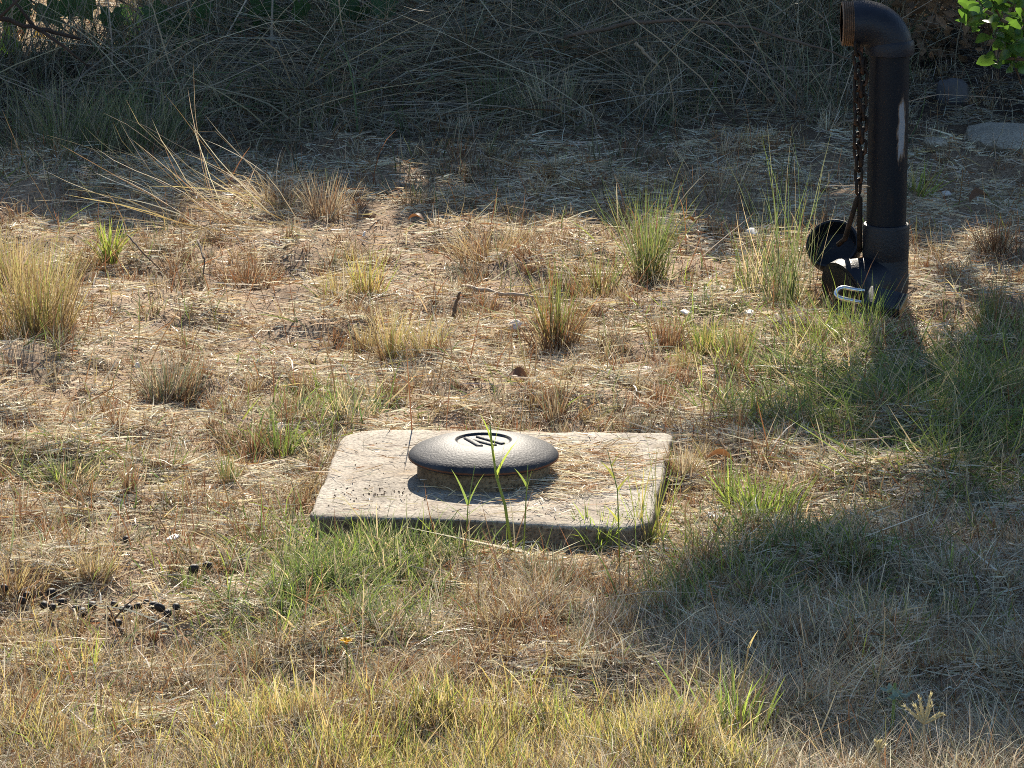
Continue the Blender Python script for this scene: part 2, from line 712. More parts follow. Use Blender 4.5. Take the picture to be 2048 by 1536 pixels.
# ------------------------------------------------------------------ ground
def grid_axis(lo, hi, step, far):
    core = np.arange(lo, hi + 1e-6, step)
    out = [core]
    s, p, q = step * 4, lo, hi
    left, right = [], []
    while p > -far:
        p -= s; left.append(p)
        q += s; right.append(q)
        s *= 1.6
    return np.concatenate([np.array(left[::-1]), core, np.array(right)])


gx = grid_axis(-2.0, 2.0, .0165, 150)
gy = grid_axis(4.0, 11.0, .02, 150)
X, Y = np.meshgrid(gx, gy)
Z = gh(X, Y)
nx, ny = len(gx), len(gy)
I = (np.arange(ny - 1)[:, None] * nx + np.arange(nx - 1)[None]).ravel()
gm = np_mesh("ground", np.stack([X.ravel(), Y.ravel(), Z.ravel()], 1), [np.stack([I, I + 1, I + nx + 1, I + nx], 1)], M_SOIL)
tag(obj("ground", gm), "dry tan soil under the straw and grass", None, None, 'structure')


# ------------------------------------------------------------------ shade: where the trees keep the sun off the ground
UBV = [(640, 2300), (680, 1980), (720, 1840), (770, 1710), (830, 1620), (880, 1430), (910, 1400), (928, 1560), (940, 1960), (1015, 1930), (1030, 1600),
       (1070, 1530), (1120, 1480), (1170, 1370), (1240, 1270), (1310, 1190), (1375, 1200), (1420, 1440), (1470, 1540), (1536, 1680), (1570, 1800), (1600, 2080), (1700, 2150)]


def shade(x, y):
    u, v = UV(x, y)
    nz = noise(x, y, .16, 21) - .5
    nz2 = noise(x, y, .05, 22) - .5
    A = 1 - sst(365, 465, v + nz * 150 + nz2 * 90 - 25 * sst(1100, 1500, u) + 20 * sst(700, 300, u))
    A *= 1 - (u < 260 + nz * 120) * (v < 116 + nz * 40) * (u > -900)
    A *= 1 - .55 * ((u > 1830) & (v < 118 + nz * 60) & (v > -40))
    ub = np.interp(v, [a for a, _ in UBV], [b for _, b in UBV])
    B = sst(-60, 60, u - ub + nz * 300 + nz2 * 160) * (v > 600)
    B *= 1 - .85 * (noise(x, y, .075, 28) > .74) * (u - ub < 420)
    D = .55 * ((u > 1870) & (v > 550) & (v < 680) & (noise(x, y, .09, 27) > .5))
    return np.clip(np.maximum(np.maximum(A, B), D), 0, 1)


def leaf_cloud(P, size, nrm=None):
    """one diamond leaf at each point"""
    n = len(P)
    a = norm(RNG.normal(0, 1, (n, 3)))
    b = norm(np.cross(a, RNG.normal(0, 1, (n, 3))))
    c = np.cross(a, b)
    s = (size * RNG.uniform(.7, 1.3, n))[:, None]
    V = np.stack([P - a * s * .5, P + b * s * .28 + c * s * .06, P + a * s * .5, P - b * s * .28 + c * s * .06], 1)
    i = (np.arange(n) * 4)[:, None]
    return V.reshape(-1, 3), np.concatenate([i + np.array([[0, 1, 2]]), i + np.array([[0, 2, 3]])])


def crown_points(n, x0, x1, y0, y1, z0, z1):
    x = RNG.uniform(x0, x1, n)
    y = RNG.uniform(y0, y1, n)
    z = RNG.uniform(z0, z1, n)
    ys = y - z / TANE
    k = RNG.uniform(0, 1, n) < shade(x, ys)
    return np.stack([x, y, z], 1)[k]


def branchy(trunk_pts, rad, tips, seg=7):
    parts = [tube(trunk_pts, rad, 10)]
    tp = [Vector(p) for p in trunk_pts]
    for t in tips:
        t = Vector(t)
        s = min(tp[1:], key=lambda q: (q - t).length + 2.0 * max(0, q.z - t.z))
        mid = s.lerp(t, .5) + Vector((random.uniform(-.1, .1), random.uniform(-.1, .1), .08))
        parts.append(tube([s, mid, t], [.028, .016, .006], 6))
    return join(*parts)


# the shade tree on the right stands behind the plot, its crown above the picture
cp = crown_points(40000, .05, 3.6, 11.3, 13.2, 3.1, 6.0)
cp = cp[((cp[:, 0] - 2.0) / 2.0) ** 2 + ((cp[:, 2] - 4.6) / 1.5) ** 2 < 1.15]
tr = empty("shade_tree", (2.3, 12.3, 0))
tag(tr, "leafy tree behind the plot whose crown shades the grass on the right", "tree")
V, T = leaf_cloud(cp - np.array((2.3, 12.3, 0)), .085)
obj("crown", np_mesh("crown", V, [T], M_LEAF, smooth=False), tr)["kind"] = "stuff"
tips = [tuple(cp[i] - np.array((2.3, 12.3, 0))) for i in RNG.choice(len(cp), 46, replace=False)]
obj("trunk", pymesh("trunk", branchy([(0, 0, -.1), (.02, .02, 1.2), (-.05, 0, 2.4), (-.1, .05, 3.3), (-.1, 0, 4.2), (-.05, 0, 5.2)],
                                     [.13, .11, .1, .08, .06, .02], tips), M_BARK), tr)

# the hedge along the back: three shrubs whose foliage starts above the picture's top edge
for i, (hx0, hx1, hl) in enumerate(((-3.0, -.75, "bushy hedge shrub behind the tall grass at the left, open near the ground"),
                                    (-.75, .6, "bushy hedge shrub behind the tall grass in the middle"),
                                    (.6, 3.0, "bushy hedge shrub behind the standpipe at the right"))):
    cx = (hx0 + hx1) / 2
    cp = crown_points(int(15000 * (hx1 - hx0)), hx0, hx1, 9.45, 10.75, .2, 1.9)
    cp = cp[cp[:, 2] > .2 + .35 * (10.4 - cp[:, 1])]
    hs = empty("hedge_shrub", (cx, 10.4, 0))
    tag(hs, hl, "shrub", "hedge shrubs along the back")
    V, T = leaf_cloud(cp - np.array((cx, 10.4, 0)), .075)
    obj("foliage", np_mesh("foliage", V, [T], M_LEAF, smooth=False), hs)["kind"] = "stuff"
    tips = [tuple(cp[j] - np.array((cx, 10.4, 0))) for j in RNG.choice(len(cp), 26, replace=False)]
    st = [tube([(dx * .3, 0, -.03), (dx * .6, .05, .4), (dx, 0, .95)], [.02, .016, .01], 7) for dx in (-.5, -.1, .35)]
    obj("trunk", pymesh("trunk", join(branchy([(0, 0, -.05), (.02, 0, .35), (0, 0, .8), (0, 0, 1.3)], [.03, .026, .02, .01], tips), *st), M_DARKBARK), hs)

# ------------------------------------------------------------------ stuff: straw litter, stubble, grasses
def ground_pts(x, y, lift=0.0):
    return np.stack([x, y, gh(x, y) + lift], 1)


# lying straw
def d_litter(u, v, x, y):
    a = .16 + 1.5 * sst(.3, .7, noise(x, y, .08, 31)) * (.25 + noise(x, y, .3, 32))
    a *= 1 - .35 * sst(1100, 1250, v)
    a *= 1 - .75 * blob(u, v, 190, 1232, 220, 32)
    a *= 1 - .8 * ((v > 1035) & (v < 1085) & (u > 600) & (u < 1330))
    return np.clip(a, .12, 1) * ~in_obst(x, y)


acc = Acc()
x, y = scatter(270000, d_litter)
n = len(x)
az = RNG.uniform(0, 2 * np.pi, n)
L = RNG.gamma(2.2, .0088, n) + .006
L = np.where(RNG.uniform(0, 1, n) < .03, L * 2.2, L)
el = np.abs(RNG.normal(0, .24, n))
D = np.stack([np.cos(az) * np.cos(el), np.sin(az) * np.cos(el), np.sin(el)], 1)
C0, C1 = pick_colors(n, {'straw': 5, 'pale': 8, 'brown': 1.8, 'rust': .6, 'grey': .6, 'gold': .6}, .32)
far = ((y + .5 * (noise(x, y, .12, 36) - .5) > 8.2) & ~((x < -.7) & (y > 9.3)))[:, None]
C1 = np.where(far, C1 * np.where(y > 8.8, .26, .45)[:, None], C1)                       # hedge shade painted into the litter colour, sunny corner left out
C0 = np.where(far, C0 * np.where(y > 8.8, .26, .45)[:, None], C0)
bend = np.stack([-np.sin(az), np.cos(az), np.zeros(n)], 1) * RNG.normal(0, 1.1, (n, 1))
bend[:, 2] = -np.abs(RNG.normal(.15, .2, n))
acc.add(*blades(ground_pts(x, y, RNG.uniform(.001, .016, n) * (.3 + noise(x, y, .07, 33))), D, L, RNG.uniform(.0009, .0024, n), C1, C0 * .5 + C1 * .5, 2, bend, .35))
# straw caught on the slab, thick beside the cover
m = 3400
sx = RNG.normal(0, 1, m) * .055 + G(1150, 950, SLAB_Z)[0]
sy = RNG.normal(0, 1, m) * .075 + G(1150, 950, SLAB_Z)[1]
kk = noise(sx, sy, .03, 35) > .38
sx, sy = sx[kk], sy[kk]
m2 = 420
sx = np.concatenate([sx, RNG.uniform(-.25, .22, m2)])
sy = np.concatenate([sy, RNG.uniform(5.52, 6.0, m2)])
LIDC = G(967, 912, SLAB_Z + .027)
k = in_slab(sx, sy, -.012) & (np.hypot(sx - LIDC[0], sy - LIDC[1]) > .093) & (UV(sx, sy, SLAB_Z)[0] > 640)
sx, sy = sx[k], sy[k]
n = len(sx)
az = RNG.uniform(0, 2 * np.pi, n)
el = np.abs(RNG.normal(0, .12, n))
D = np.stack([np.cos(az) * np.cos(el), np.sin(az) * np.cos(el), np.sin(el)], 1)
C0, C1 = pick_colors(n, {'straw': 4, 'pale': 3, 'brown': 2, 'rust': .5}, .3)
bend = np.stack([-np.sin(az), np.cos(az), -.15 * np.ones(n)], 1) * RNG.normal(0, .6, (n, 1))
bend[:, 2] = -.1
acc.add(*blades(np.stack([sx, sy, SLAB_Z + .002 + RNG.uniform(0, .006, n)], 1), D, RNG.gamma(3, .007, n) + .006, RNG.uniform(.0008, .0016, n), C1, C1, 2, bend, .35))
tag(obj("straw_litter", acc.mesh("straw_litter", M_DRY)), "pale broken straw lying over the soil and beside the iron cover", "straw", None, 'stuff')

# stubble: short dead stems in patches
def d_stub(u, v, x, y):
    c = noise(x, y, .085, 41) * noise(x, y, .24, 42)
    a = sst(.16, .42, c) * 1.0 + .12
    a *= .6 + .4 * sst(200, 330, v)
    a *= 1 - .95 * blob(u, v, 190, 1248, 240, 45)
    a *= 1 - .9 * ((v > 1040) & (v < 1110) & (u > 600) & (u < 1320))
    return a * ~in_obst(x, y)


def d_weed(u, v, x, y):
    return (.15 + .85 * sst(.4, .7, noise(x, y, .1, 45))) * sst(300, 420, v) * (1 - .7 * sst(1050, 1200, v)) * ~in_obst(x, y) * (1 - .8 * ((v > 1040) & (v < 1110) & (u > 600) & (u < 1320)))


acc = Acc()
cxs, cys = scatter(4700, d_stub)
cn = RNG.integers(6, 46, len(cxs))
ci = np.repeat(np.arange(len(cxs)), cn)
n = len(ci)
cr = RNG.uniform(.004, .022, len(cxs))
ra, rr = RNG.uniform(0, 2 * np.pi, n), np.sqrt(RNG.uniform(0, 1, n))
x = cxs[ci] + np.cos(ra) * rr * cr[ci]
y = cys[ci] + np.sin(ra) * rr * cr[ci]
k = ~in_obst(x, y)
x, y, ci, ra, rr = x[k], y[k], ci[k], ra[k], rr[k]
n = len(x)
tl = rr * RNG.uniform(.1, .9, n)
D = np.stack([np.cos(ra) * tl + RNG.normal(0, .22, n), np.sin(ra) * tl + RNG.normal(0, .22, n), np.ones(n)], 1)
L = (RNG.uniform(.010, .042, len(cxs)) * (1 + .6 * (RNG.uniform(0, 1, len(cxs)) < .12)))[ci] * RNG.uniform(.35, 1.15, n)
kinds = [{'brown': 3, 'rust': 2.5, 'straw': 1}, {'brown': 4, 'rust': 1.5}, {'straw': 4, 'pale': 2, 'brown': 1.5}, {'gold': 3, 'straw': 2, 'brown': 1.5}, {'grey': 3, 'straw': 2, 'sage': 1.5}, {'brown': 3, 'straw': 2, 'greentip': .8}]
ck = RNG.integers(0, len(kinds), len(cxs))[ci]
C0, C1 = np.zeros((n, 3)), np.zeros((n, 3))
for q, mix in enumerate(kinds):
    m_ = ck == q
    C0[m_], C1[m_] = pick_colors(int(m_.sum()), mix, .3)
bend = RNG.normal(0, .4, (n, 3))
acc.add(*blades(ground_pts(x, y), D, L, RNG.uniform(.0009, .0018, n), C0, C1, 3, bend, .7))
# single dead stems between them
x, y = scatter(19000, d_stub)
n = len(x)
D = np.stack([RNG.normal(0, .45, n), RNG.normal(0, .45, n), np.ones(n)], 1)
C0, C1 = pick_colors(n, {'brown': 4, 'rust': 2, 'straw': 4, 'gold': 1.6, 'grey': 1.2, 'pale': 1.2}, .3)
acc.add(*blades(ground_pts(x, y), D, RNG.gamma(3, .008, n) + .008, RNG.uniform(.0009, .0017, n), C0, C1, 3, RNG.normal(0, .5, (n, 3)), .7))
# taller thin dead weeds
x, y = scatter(2000, d_weed)
n = len(x)
D = np.stack([RNG.normal(0, .28, n), RNG.normal(0, .28, n), np.ones(n)], 1)
C0, C1 = pick_colors(n, {'brown': 4, 'rust': 3, 'straw': 2, 'greentip': 1.5}, .3)
acc.add(*blades(ground_pts(x, y), D, (RNG.gamma(4, .0115, n) + .02) * (1 - .6 * blob(*UV(x, y), 190, 1250, 240, 60)), RNG.uniform(.0011, .0022, n), C0, C1, 4, RNG.normal(0, .3, (n, 3)), .5))
tag(obj("dry_stubble", acc.mesh("dry_stubble", M_STEM)), "short brown dead grass stems standing over the dry lawn", "dry grass", None, 'stuff')

# fine dry grass of the foreground, in sun and shade
def d_fine(u, v, x, y):
    c = noise(x, y, .06, 51) * .6 + noise(x, y, .2, 52) * .7
    a = sst(.45, .95, c) * .85 + .12
    a *= sst(1060, 1230, v + 130 * sst(1300, 1500, u)) + .05
    a *= 1 - .97 * blob(u, v, 200, 1225, 330, 75)
    a *= 1 - .9 * ((v > 1015) & (v < 1120) & (u > 560) & (u < 1340))
    return a * ~in_obst(x, y)


acc = Acc()
x, y = scatter(88000, d_fine)
n = len(x)
u, v = UV(x, y)
az = RNG.uniform(0, 2 * np.pi, n)
el = np.clip(RNG.normal(1.05, .36, n), .15, 1.57)
D = np.stack([np.cos(az) * np.cos(el), np.sin(az) * np.cos(el), np.sin(el)], 1)
L = (RNG.gamma(3, .0095, n) + .012) * (.75 + .35 * sst(1150, 1400, v))
C0, C1 = pick_colors(n, {'straw': 4, 'brown': 2.8, 'gold': 2.2, 'grey': 1.6, 'sage': 1.2, 'pale': 1.4, 'rust': .6}, .28)
G0, G1 = pick_colors(n, {'straw': 2, 'grey': 4, 'sage': 1, 'pale': 2.5, 'brown': .8}, .3)
gk = (RNG.uniform(0, 1, n) < .8 * sst(1000, 1350, u))[:, None]
C0, C1 = np.where(gk, G0, C0), np.where(gk, G1, C1)
bend = RNG.normal(0, .75, (n, 3))
bend[:, 2] = -np.abs(RNG.normal(.25, .5, n))
acc.add(*blades(ground_pts(x, y), D, L, RNG.uniform(.0009, .0017, n), C0, C1, 3, bend, .85))
tag(obj("fine_dry_grass", acc.mesh("fine_dry_grass", M_DRY)), "fine straw coloured grass standing thickly across the foreground", "dry grass", None, 'stuff')

# yellow-green turf along the bottom
def d_yel(u, v, x, y):
    a = sst(1385, 1470, v + 50 * (noise(x, y, .09, 61) - .5)) * sst(300, 600, u) * (1 - sst(1440, 1560, u))
    a = np.maximum(a, .32 * blob(u, v, 60, 1330, 130, 55))
    a = np.maximum(a, .35 * blob(u, v, 200, 1500, 200, 60))
    a *= .15 + 1.1 * sst(.25, .75, noise(x, y, .05, 62))
    return a * ~in_obst(x, y)


acc = Acc()
x, y = scatter(15000, d_yel)
n = len(x)
az = RNG.uniform(0, 2 * np.pi, n)
el = np.clip(RNG.normal(1.25, .25, n), .3, 1.57)
D = np.stack([np.cos(az) * np.cos(el), np.sin(az) * np.cos(el), np.sin(el)], 1)
C0, C1 = pick_colors(n, {'yellow': 3, 'lime': 1.3, 'gold': 2.5, 'straw': 2.2, 'green': .8, 'brown': .8}, .25)
bend = RNG.normal(0, .4, (n, 3))
acc.add(*blades(ground_pts(x, y), D, RNG.gamma(5, .0058, n) + .012, RNG.uniform(.0011, .0021, n), C0, C1, 3, bend, .9))
tag(obj("yellow_turf", acc.mesh("yellow_turf", M_GREEN)), "yellow green turf along the near edge of the plot", "grass", None, 'stuff')

# green grass patches
def d_green(u, v, x, y):
    a = 1.0 * blob(u, v, 690, 1140, 150, 62) + .75 * blob(u, v, 800, 1110, 120, 45) + .55 * blob(u, v, 640, 1230, 200, 60)
    a += .45 * blob(u, v, 1620, 1110, 170, 55) + .55 * blob(u, v, 1450, 1190, 160, 50)
    a += .8 * blob(u, v, 1700, 810, 190, 70) + 1.0 * blob(u, v, 1930, 860, 170, 100) + .5 * blob(u, v, 1560, 760, 80, 60)
    a += .4 * blob(u, v, 1980, 700, 90, 60)
    a += .35 * blob(u, v, 650, 830, 90, 40) + .35 * blob(u, v, 560, 880, 80, 40) + .3 * blob(u, v, 1420, 650, 90, 60)
    a += .1 * blob(u, v, 1850, 1250, 250, 120) + .1 * blob(u, v, 120, 960, 140, 60)
    a *= .1 + 1.2 * sst(.25, .8, noise(x, y, .045, 71))
    a *= 1 - .97 * ((u > 1600) & (u < 1880) & (v < 700))
    a *= 1 - .8 * ((v > 1030) & (v < 1092) & (u > 600) & (u < 1330))
    return np.clip(a, 0, 1) * ~in_obst(x, y)


acc = Acc()
x, y = scatter(19000, d_green)
x2, y2 = scatter(2200, lambda u, v, x, y: d_weed(u, v, x, y) * sst(.45, .65, noise(x, y, .16, 73)))
x, y = np.concatenate([x, x2]), np.concatenate([y, y2])
n = len(x)
u, v = UV(x, y)
az = RNG.uniform(0, 2 * np.pi, n)
fan = sst(1500, 1650, u) * sst(700, 760, v) * (1 - sst(960, 1000, v))
el = np.clip(RNG.normal(.95, .35, n) - .4 * fan, .1, 1.57)
D = np.stack([np.cos(az) * np.cos(el), np.sin(az) * np.cos(el), np.sin(el)], 1)
L = (RNG.gamma(4, .0075, n) + .014) * (1 + .75 * fan)
C0, C1 = pick_colors(n, {'green': 3.4, 'deep': 2.2, 'sage': 2.6, 'lime': 1.0, 'straw': 1.5, 'grey': 1}, .28)
bend = RNG.normal(0, .35, (n, 3))
bend[:, 2] = -np.abs(RNG.normal(.35, .4, n))
acc.add(*blades(ground_pts(x, y), D, L, RNG.uniform(.0013, .0026, n), C0, C1, 4, bend, .95))
tag(obj("green_grass", acc.mesh("green_grass", M_GREEN)), "green grass growing in patches before the slab and around the standpipe", "grass", None, 'stuff')

# tall grass against the hedge: standing blades, leaning stems and a flattened tangle
acc = Acc()


def d_tall(u, v, x, y):
    a = 1 - .75 * sst(240, 300, v) - .25 * sst(330, 430, v + 60 * (noise(x, y, .12, 81) - .5))
    a *= .08 + .92 * sst(.4, .62, noise(x, y, .11, 82))
    a *= 1 - .97 * (u < 240) * (v < 125)
    a *= 1 - .6 * sst(1350, 1500, u) * sst(120, 200, v)
    a *= 1 - .75 * sst(1780, 1850, u)
    a *= 1 - .8 * (u > 1880) * (v > 230) * (v < 330)
    return a


x, y = scatter(14000, d_tall)
n = len(x)
u, v = UV(x, y)
az = RNG.uniform(0, 2 * np.pi, n)
el = np.clip(RNG.normal(1.25, .22, n), .3, 1.57)
D = np.stack([np.cos(az) * np.cos(el), np.sin(az) * np.cos(el), np.sin(el)], 1)
L = (RNG.gamma(5, .022, n) + .04) * (.4 + .8 * (1 - sst(100, 330, v))) * (1 - .5 * (u < 260) * (v < 130))
C0, C1 = pick_colors(n, {'grey': 4, 'sage': 3, 'straw': 3, 'deep': 1.5, 'pale': 1, 'brown': 1.5}, .3)
bend = RNG.normal(0, .55, (n, 3))
bend[:, 2] = -np.abs(RNG.normal(.2, .5, n))
acc.add(*blades(ground_pts(x, y), D, L, RNG.uniform(.0012, .0030, n), C0 * .5, C1 * .7, 5, bend, .85, .06))  # blade colours lowered to paint in the deep shade
# long arching stems
n = 420
u = RNG.uniform(-250, 1750, n)
v = RNG.uniform(20, 280, n)
P = np.array([G(a, b) for a, b in zip(u, v)])
v = np.where(u < 330, RNG.uniform(130, 290, n), v)
P = np.array([G(a, b) for a, b in zip(u, v)])
lean = np.where(RNG.uniform(0, 1, n) < .55, RNG.normal(-.75, .35, n), RNG.normal(.7, .4, n))
D = np.stack([lean, RNG.normal(0, .35, n), np.ones(n)], 1)
L = RNG.uniform(.18, .55, n)
C0, C1 = pick_colors(n, {'grey': 3, 'sage': 2, 'straw': 4, 'pale': 2}, .25)
bend = np.stack([lean * RNG.uniform(.3, 1.6, n), RNG.normal(0, .2, n), -RNG.uniform(.0, 1.8, n) * (RNG.uniform(0, 1, n) < .6)], 1)
acc.add(*blades(P, D, L, RNG.uniform(.0015, .0038, n), C0 * .75, C1 * .8, 9, bend, .7, .07))  # stem colours lowered too, shade painted in
# broad arching grey-green blades
n = 90
u = RNG.uniform(130, 800, n)
v = RNG.uniform(150, 285, n)
P = np.array([G(a, b) for a, b in zip(u, v)])
lean = np.where(RNG.uniform(0, 1, n) < .5, RNG.normal(-.5, .3, n), RNG.normal(.5, .3, n))
D = np.stack([lean, RNG.normal(-.1, .3, n), np.ones(n)], 1)
C0, C1 = pick_colors(n, {'sage': 4, 'deep': 2, 'grey': 1}, .2)
bend = np.stack([lean * RNG.uniform(.5, 2, n), RNG.normal(0, .2, n), -RNG.uniform(.6, 2.6, n)], 1)
acc.add(*blades(P, D, RNG.uniform(.14, .34, n), RNG.uniform(.003, .0062, n), C0, C1, 10, bend, .9))
# flattened straw mass
n = 5200
u = RNG.normal(1000, 420, n)
v = RNG.normal(150, 75, n)
k = (v > -20) & (v < 300) & (u > 380) & (u < 1700) & (RNG.uniform(0, 1, n) < 1 - .65 * sst(1150, 1400, u))
u, v = u[k], v[k]
n = len(u)
P = np.array([G(a, b) for a, b in zip(u, v)])
P[:, 2] = RNG.uniform(.005, .10, n) * (1 - sst(180, 290, v) * .8)
az = RNG.normal(.45, .55, n) + np.pi * (RNG.uniform(0, 1, n) < .6)
D = np.stack([np.cos(az), np.sin(az) * .6, RNG.normal(.08, .22, n)], 1)
C0, C1 = pick_colors(n, {'grey': 3, 'straw': 4, 'pale': 2.5, 'brown': 2}, .3)
bend = np.stack([RNG.normal(0, .2, n), RNG.normal(0, .3, n), -RNG.uniform(0, .5, n)], 1)
acc.add(*blades(P, D, RNG.gamma(4, .035, n) + .05, RNG.uniform(.0012, .0030, n), C0 * .5, C1 * .58, 4, bend, .5, .06))  # tangle painted darker to deepen the shade along the hedge
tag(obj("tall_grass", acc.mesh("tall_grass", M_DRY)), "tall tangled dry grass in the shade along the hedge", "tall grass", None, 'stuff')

# ------------------------------------------------------------------ concrete slab
def slab_outline(inset=0.0):
    pts = []
    rads = [.022, .055, .022, .065]
    c = Vector((*SLAB_C, 0))
    for i in range(4):
        p = Vector((*SLAB[i], 0))
        a = (Vector((*SLAB[i - 1], 0)) - p).normalized()
        b = (Vector((*SLAB[(i + 1) % 4], 0)) - p).normalized()
        r = rads[i]
        A, B = p + a * r, p + b * r
        for t in np.linspace(0, 1, 9):
            pts.append(A * (1 - t) ** 2 + p * 2 * t * (1 - t) * 1.0 + B * t * t)
        nxt = Vector((*SLAB[(i + 1) % 4], 0))
        r2 = rads[(i + 1) % 4]
        E0, E1 = p + b * r, nxt - b * r2
        for t in np.linspace(0, 1, 40)[1:-1]:
            pts.append(E0.lerp(E1, float(t)))
    out = []
    for q in pts:
        d = (q - c)
        nn = float(noise(q.x, q.y, .045, 91) - .5) * .004 + float(noise(q.x, q.y, .014, 92) - .5) * .003 + max(0., float(noise(q.x, q.y, .022, 95)) - .8) * .04
        out.append(q - d.normalized() * (inset + nn) - c)
    return out


V, F = [], []
levels = [(0.0, -.045), (0.0, SLAB_Z - .006), (.0016, SLAB_Z - .0022), (.005, SLAB_Z)] + [(g, SLAB_Z) for g in (.02, .06, .11, .16, .2)]
N = len(slab_outline())
for li, (ins, z) in enumerate(levels):
    for q in slab_outline(ins):
        zz = z
        if li >= 2:
            wx, wy = q.x + SLAB_C[0], q.y + SLAB_C[1]
            zz += .003 * (float(noise(wx, wy, .1, 93)) - .5) + .0016 * (float(noise(wx, wy, .02, 94)) - .5)
        V.append((q.x, q.y, zz))
for li in range(len(levels) - 1):
    for k in range(N):
        k2 = (k + 1) % N
        F.append((li * N + k, li * N + k2, (li + 1) * N + k2, (li + 1) * N + k))
F.append(tuple((len(levels) - 1) * N + k for k in range(N)))
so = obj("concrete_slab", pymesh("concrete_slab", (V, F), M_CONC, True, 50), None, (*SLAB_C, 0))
tag(so, "weathered square concrete slab with rounded corners set in the dry lawn", "slab")

# ------------------------------------------------------------------ cast iron cover on its collar
lid = empty("iron_cover", (LIDC[0], LIDC[1], SLAB_Z))
tag(lid, "domed black cast iron cover with raised strokes, on the concrete slab", "manhole cover")
RL = .1005
HR = .037                                             # recess radius
prof = [(RL - .012, .0245), (RL - .003, .0245), (RL, .0265), (RL, .030), (RL - .002, .0325)]
for r in np.linspace(RL - .006, HR + .002, 14):
    t = r / RL
    prof.append((r, .0325 + .0175 * (1 - ((t - .36) / .64) ** 2.0) if t > .36 else .05))
zt = prof[-1][1]
prof += [(HR, zt - .0004), (HR - .0008, zt - .0026), (HR - .003, zt - .0031), (.018, zt - .0030), (.0008, zt - .0030)]
obj("dome", pymesh("dome", lathe(prof, 72), M_LID), lid)
ringp = [(RL - .004, .0262), (RL + .0006, .0272), (RL + .0006, .0292), (RL - .002, .0302)]
obj("rim", pymesh("rim", lathe(ringp, 72), M_RUST), lid)
colp = [(.089, -.004), (.089, .006), (.0885, .0255), (.08, .0256)]
obj("collar", pymesh("collar", lathe(colp, 60), concrete("collar_concrete", (.36, .29, .2), (.48, .40, .28), (.2, .14, .09))), lid)


def capsule(a, b, r, zc):
    a, b = Vector((*a, zc)), Vector((*b, zc))
    d = (b - a).normalized()
    pts, rad = [], []
    for t in (-1, -.85, -.5):
        pts.append(a + d * r * t); rad.append(r * math.sqrt(max(0, 1 - t * t)) + 1e-5)
    for t in (0, .33, .66, 1):
        pts.append(a.lerp(b, t)); rad.append(r)
    for t in (.5, .85, 1):
        pts.append(b + d * r * t); rad.append(r * math.sqrt(max(0, 1 - t * t)) + 1e-5)
    return tube(pts, rad, 10)


for a, b in (((-.60, .42), (-.14, -.62)), ((-.16, .62), (.66, -.30)), ((-.30, .16), (.36, -.52))):
    o = obj("letter_stroke", pymesh("letter_stroke", capsule((a[0] * HR, a[1] * HR), (b[0] * HR, b[1] * HR), .0050, 0), M_LID), lid, (0, 0, zt - .0029))
    o.scale.z = .5

# ------------------------------------------------------------------ standpipe
def zof(v):
    return GY(1770, v, PIPE_Y)[2]


sp = empty("standpipe", (PIPE_X, PIPE_Y, 0))
tag(sp, "black steel standpipe with an elbow on top, standing in the grass", "pipe")
pr = [(.0315, zof(520)), (.0318, .2), (.0316, .3), (.0315, zof(100)), (.02, zof(100))]
obj("pipe", pymesh("pipe", lathe(pr, 40), M_PIPE, True, 40), sp)
c0, c1 = zof(516), zof(447)
cpf = [(.033, c0 - .002), (.0362, c0), (.0368, c0 + .006), (.0368, c1 - .005), (.0355, c1), (.0322, c1 + .0008)]
obj("coupling", pymesh("coupling", lathe(cpf, 40), M_FIT, True, 35), sp)
# elbow
ze = zof(47)
r_b = .042
ex = -r_b
zb = ze - r_b
pts = [(0, 0, zof(108)), (0, 0, zb)]
rad = [.0352, .0355]
for a in np.linspace(0, 90, 13)[1:]:
    pts.append((-r_b + r_b * math.cos(R(a)), 0, zb + r_b * math.sin(R(a))))
    rad.append(.0365)
pts.append((GY(1706, 47, PIPE_Y)[0] - PIPE_X, 0, ze))
rad.append(.0362)
el = join(tube(pts, rad, 32), lathe([(.034, zof(109)), (.0385, zof(107)), (.039, zof(100)), (.0385, zof(84)), (.036, zof(78))], 40))
eo = obj("elbow", pymesh("elbow", el, M_FIT, True, 40), sp)
x0, x1 = GY(1708, 47, PIPE_Y)[0] - PIPE_X, GY(1683, 47, PIPE_Y)[0] - PIPE_X
tp, tr_ = [], []
for i in range(6):
    a = x0 + (x1 - x0) * i / 6
    b = x0 + (x1 - x0) * (i + .5) / 6
    tp += [(a, 0, 0), (b, 0, 0)]
    tr_ += [.0338, .0362]
tp += [(x1, 0, 0), (x1, 0, 0), (x1 + .012, 0, 0)]
tr_ += [.0335, .029, .0285]
obj("thread", pymesh("thread", tube(tp, tr_, 32), M_THREAD, True, 25), eo, (0, 0, ze))
# lug and hanging wire under the elbow
lug = join(tube([(-.046, -.02, ze - .034), (-.047, -.026, ze - .052), (-.044, -.02, ze - .062)], .003, 6))
obj("lug", pymesh("lug", lug, M_RUST), eo)
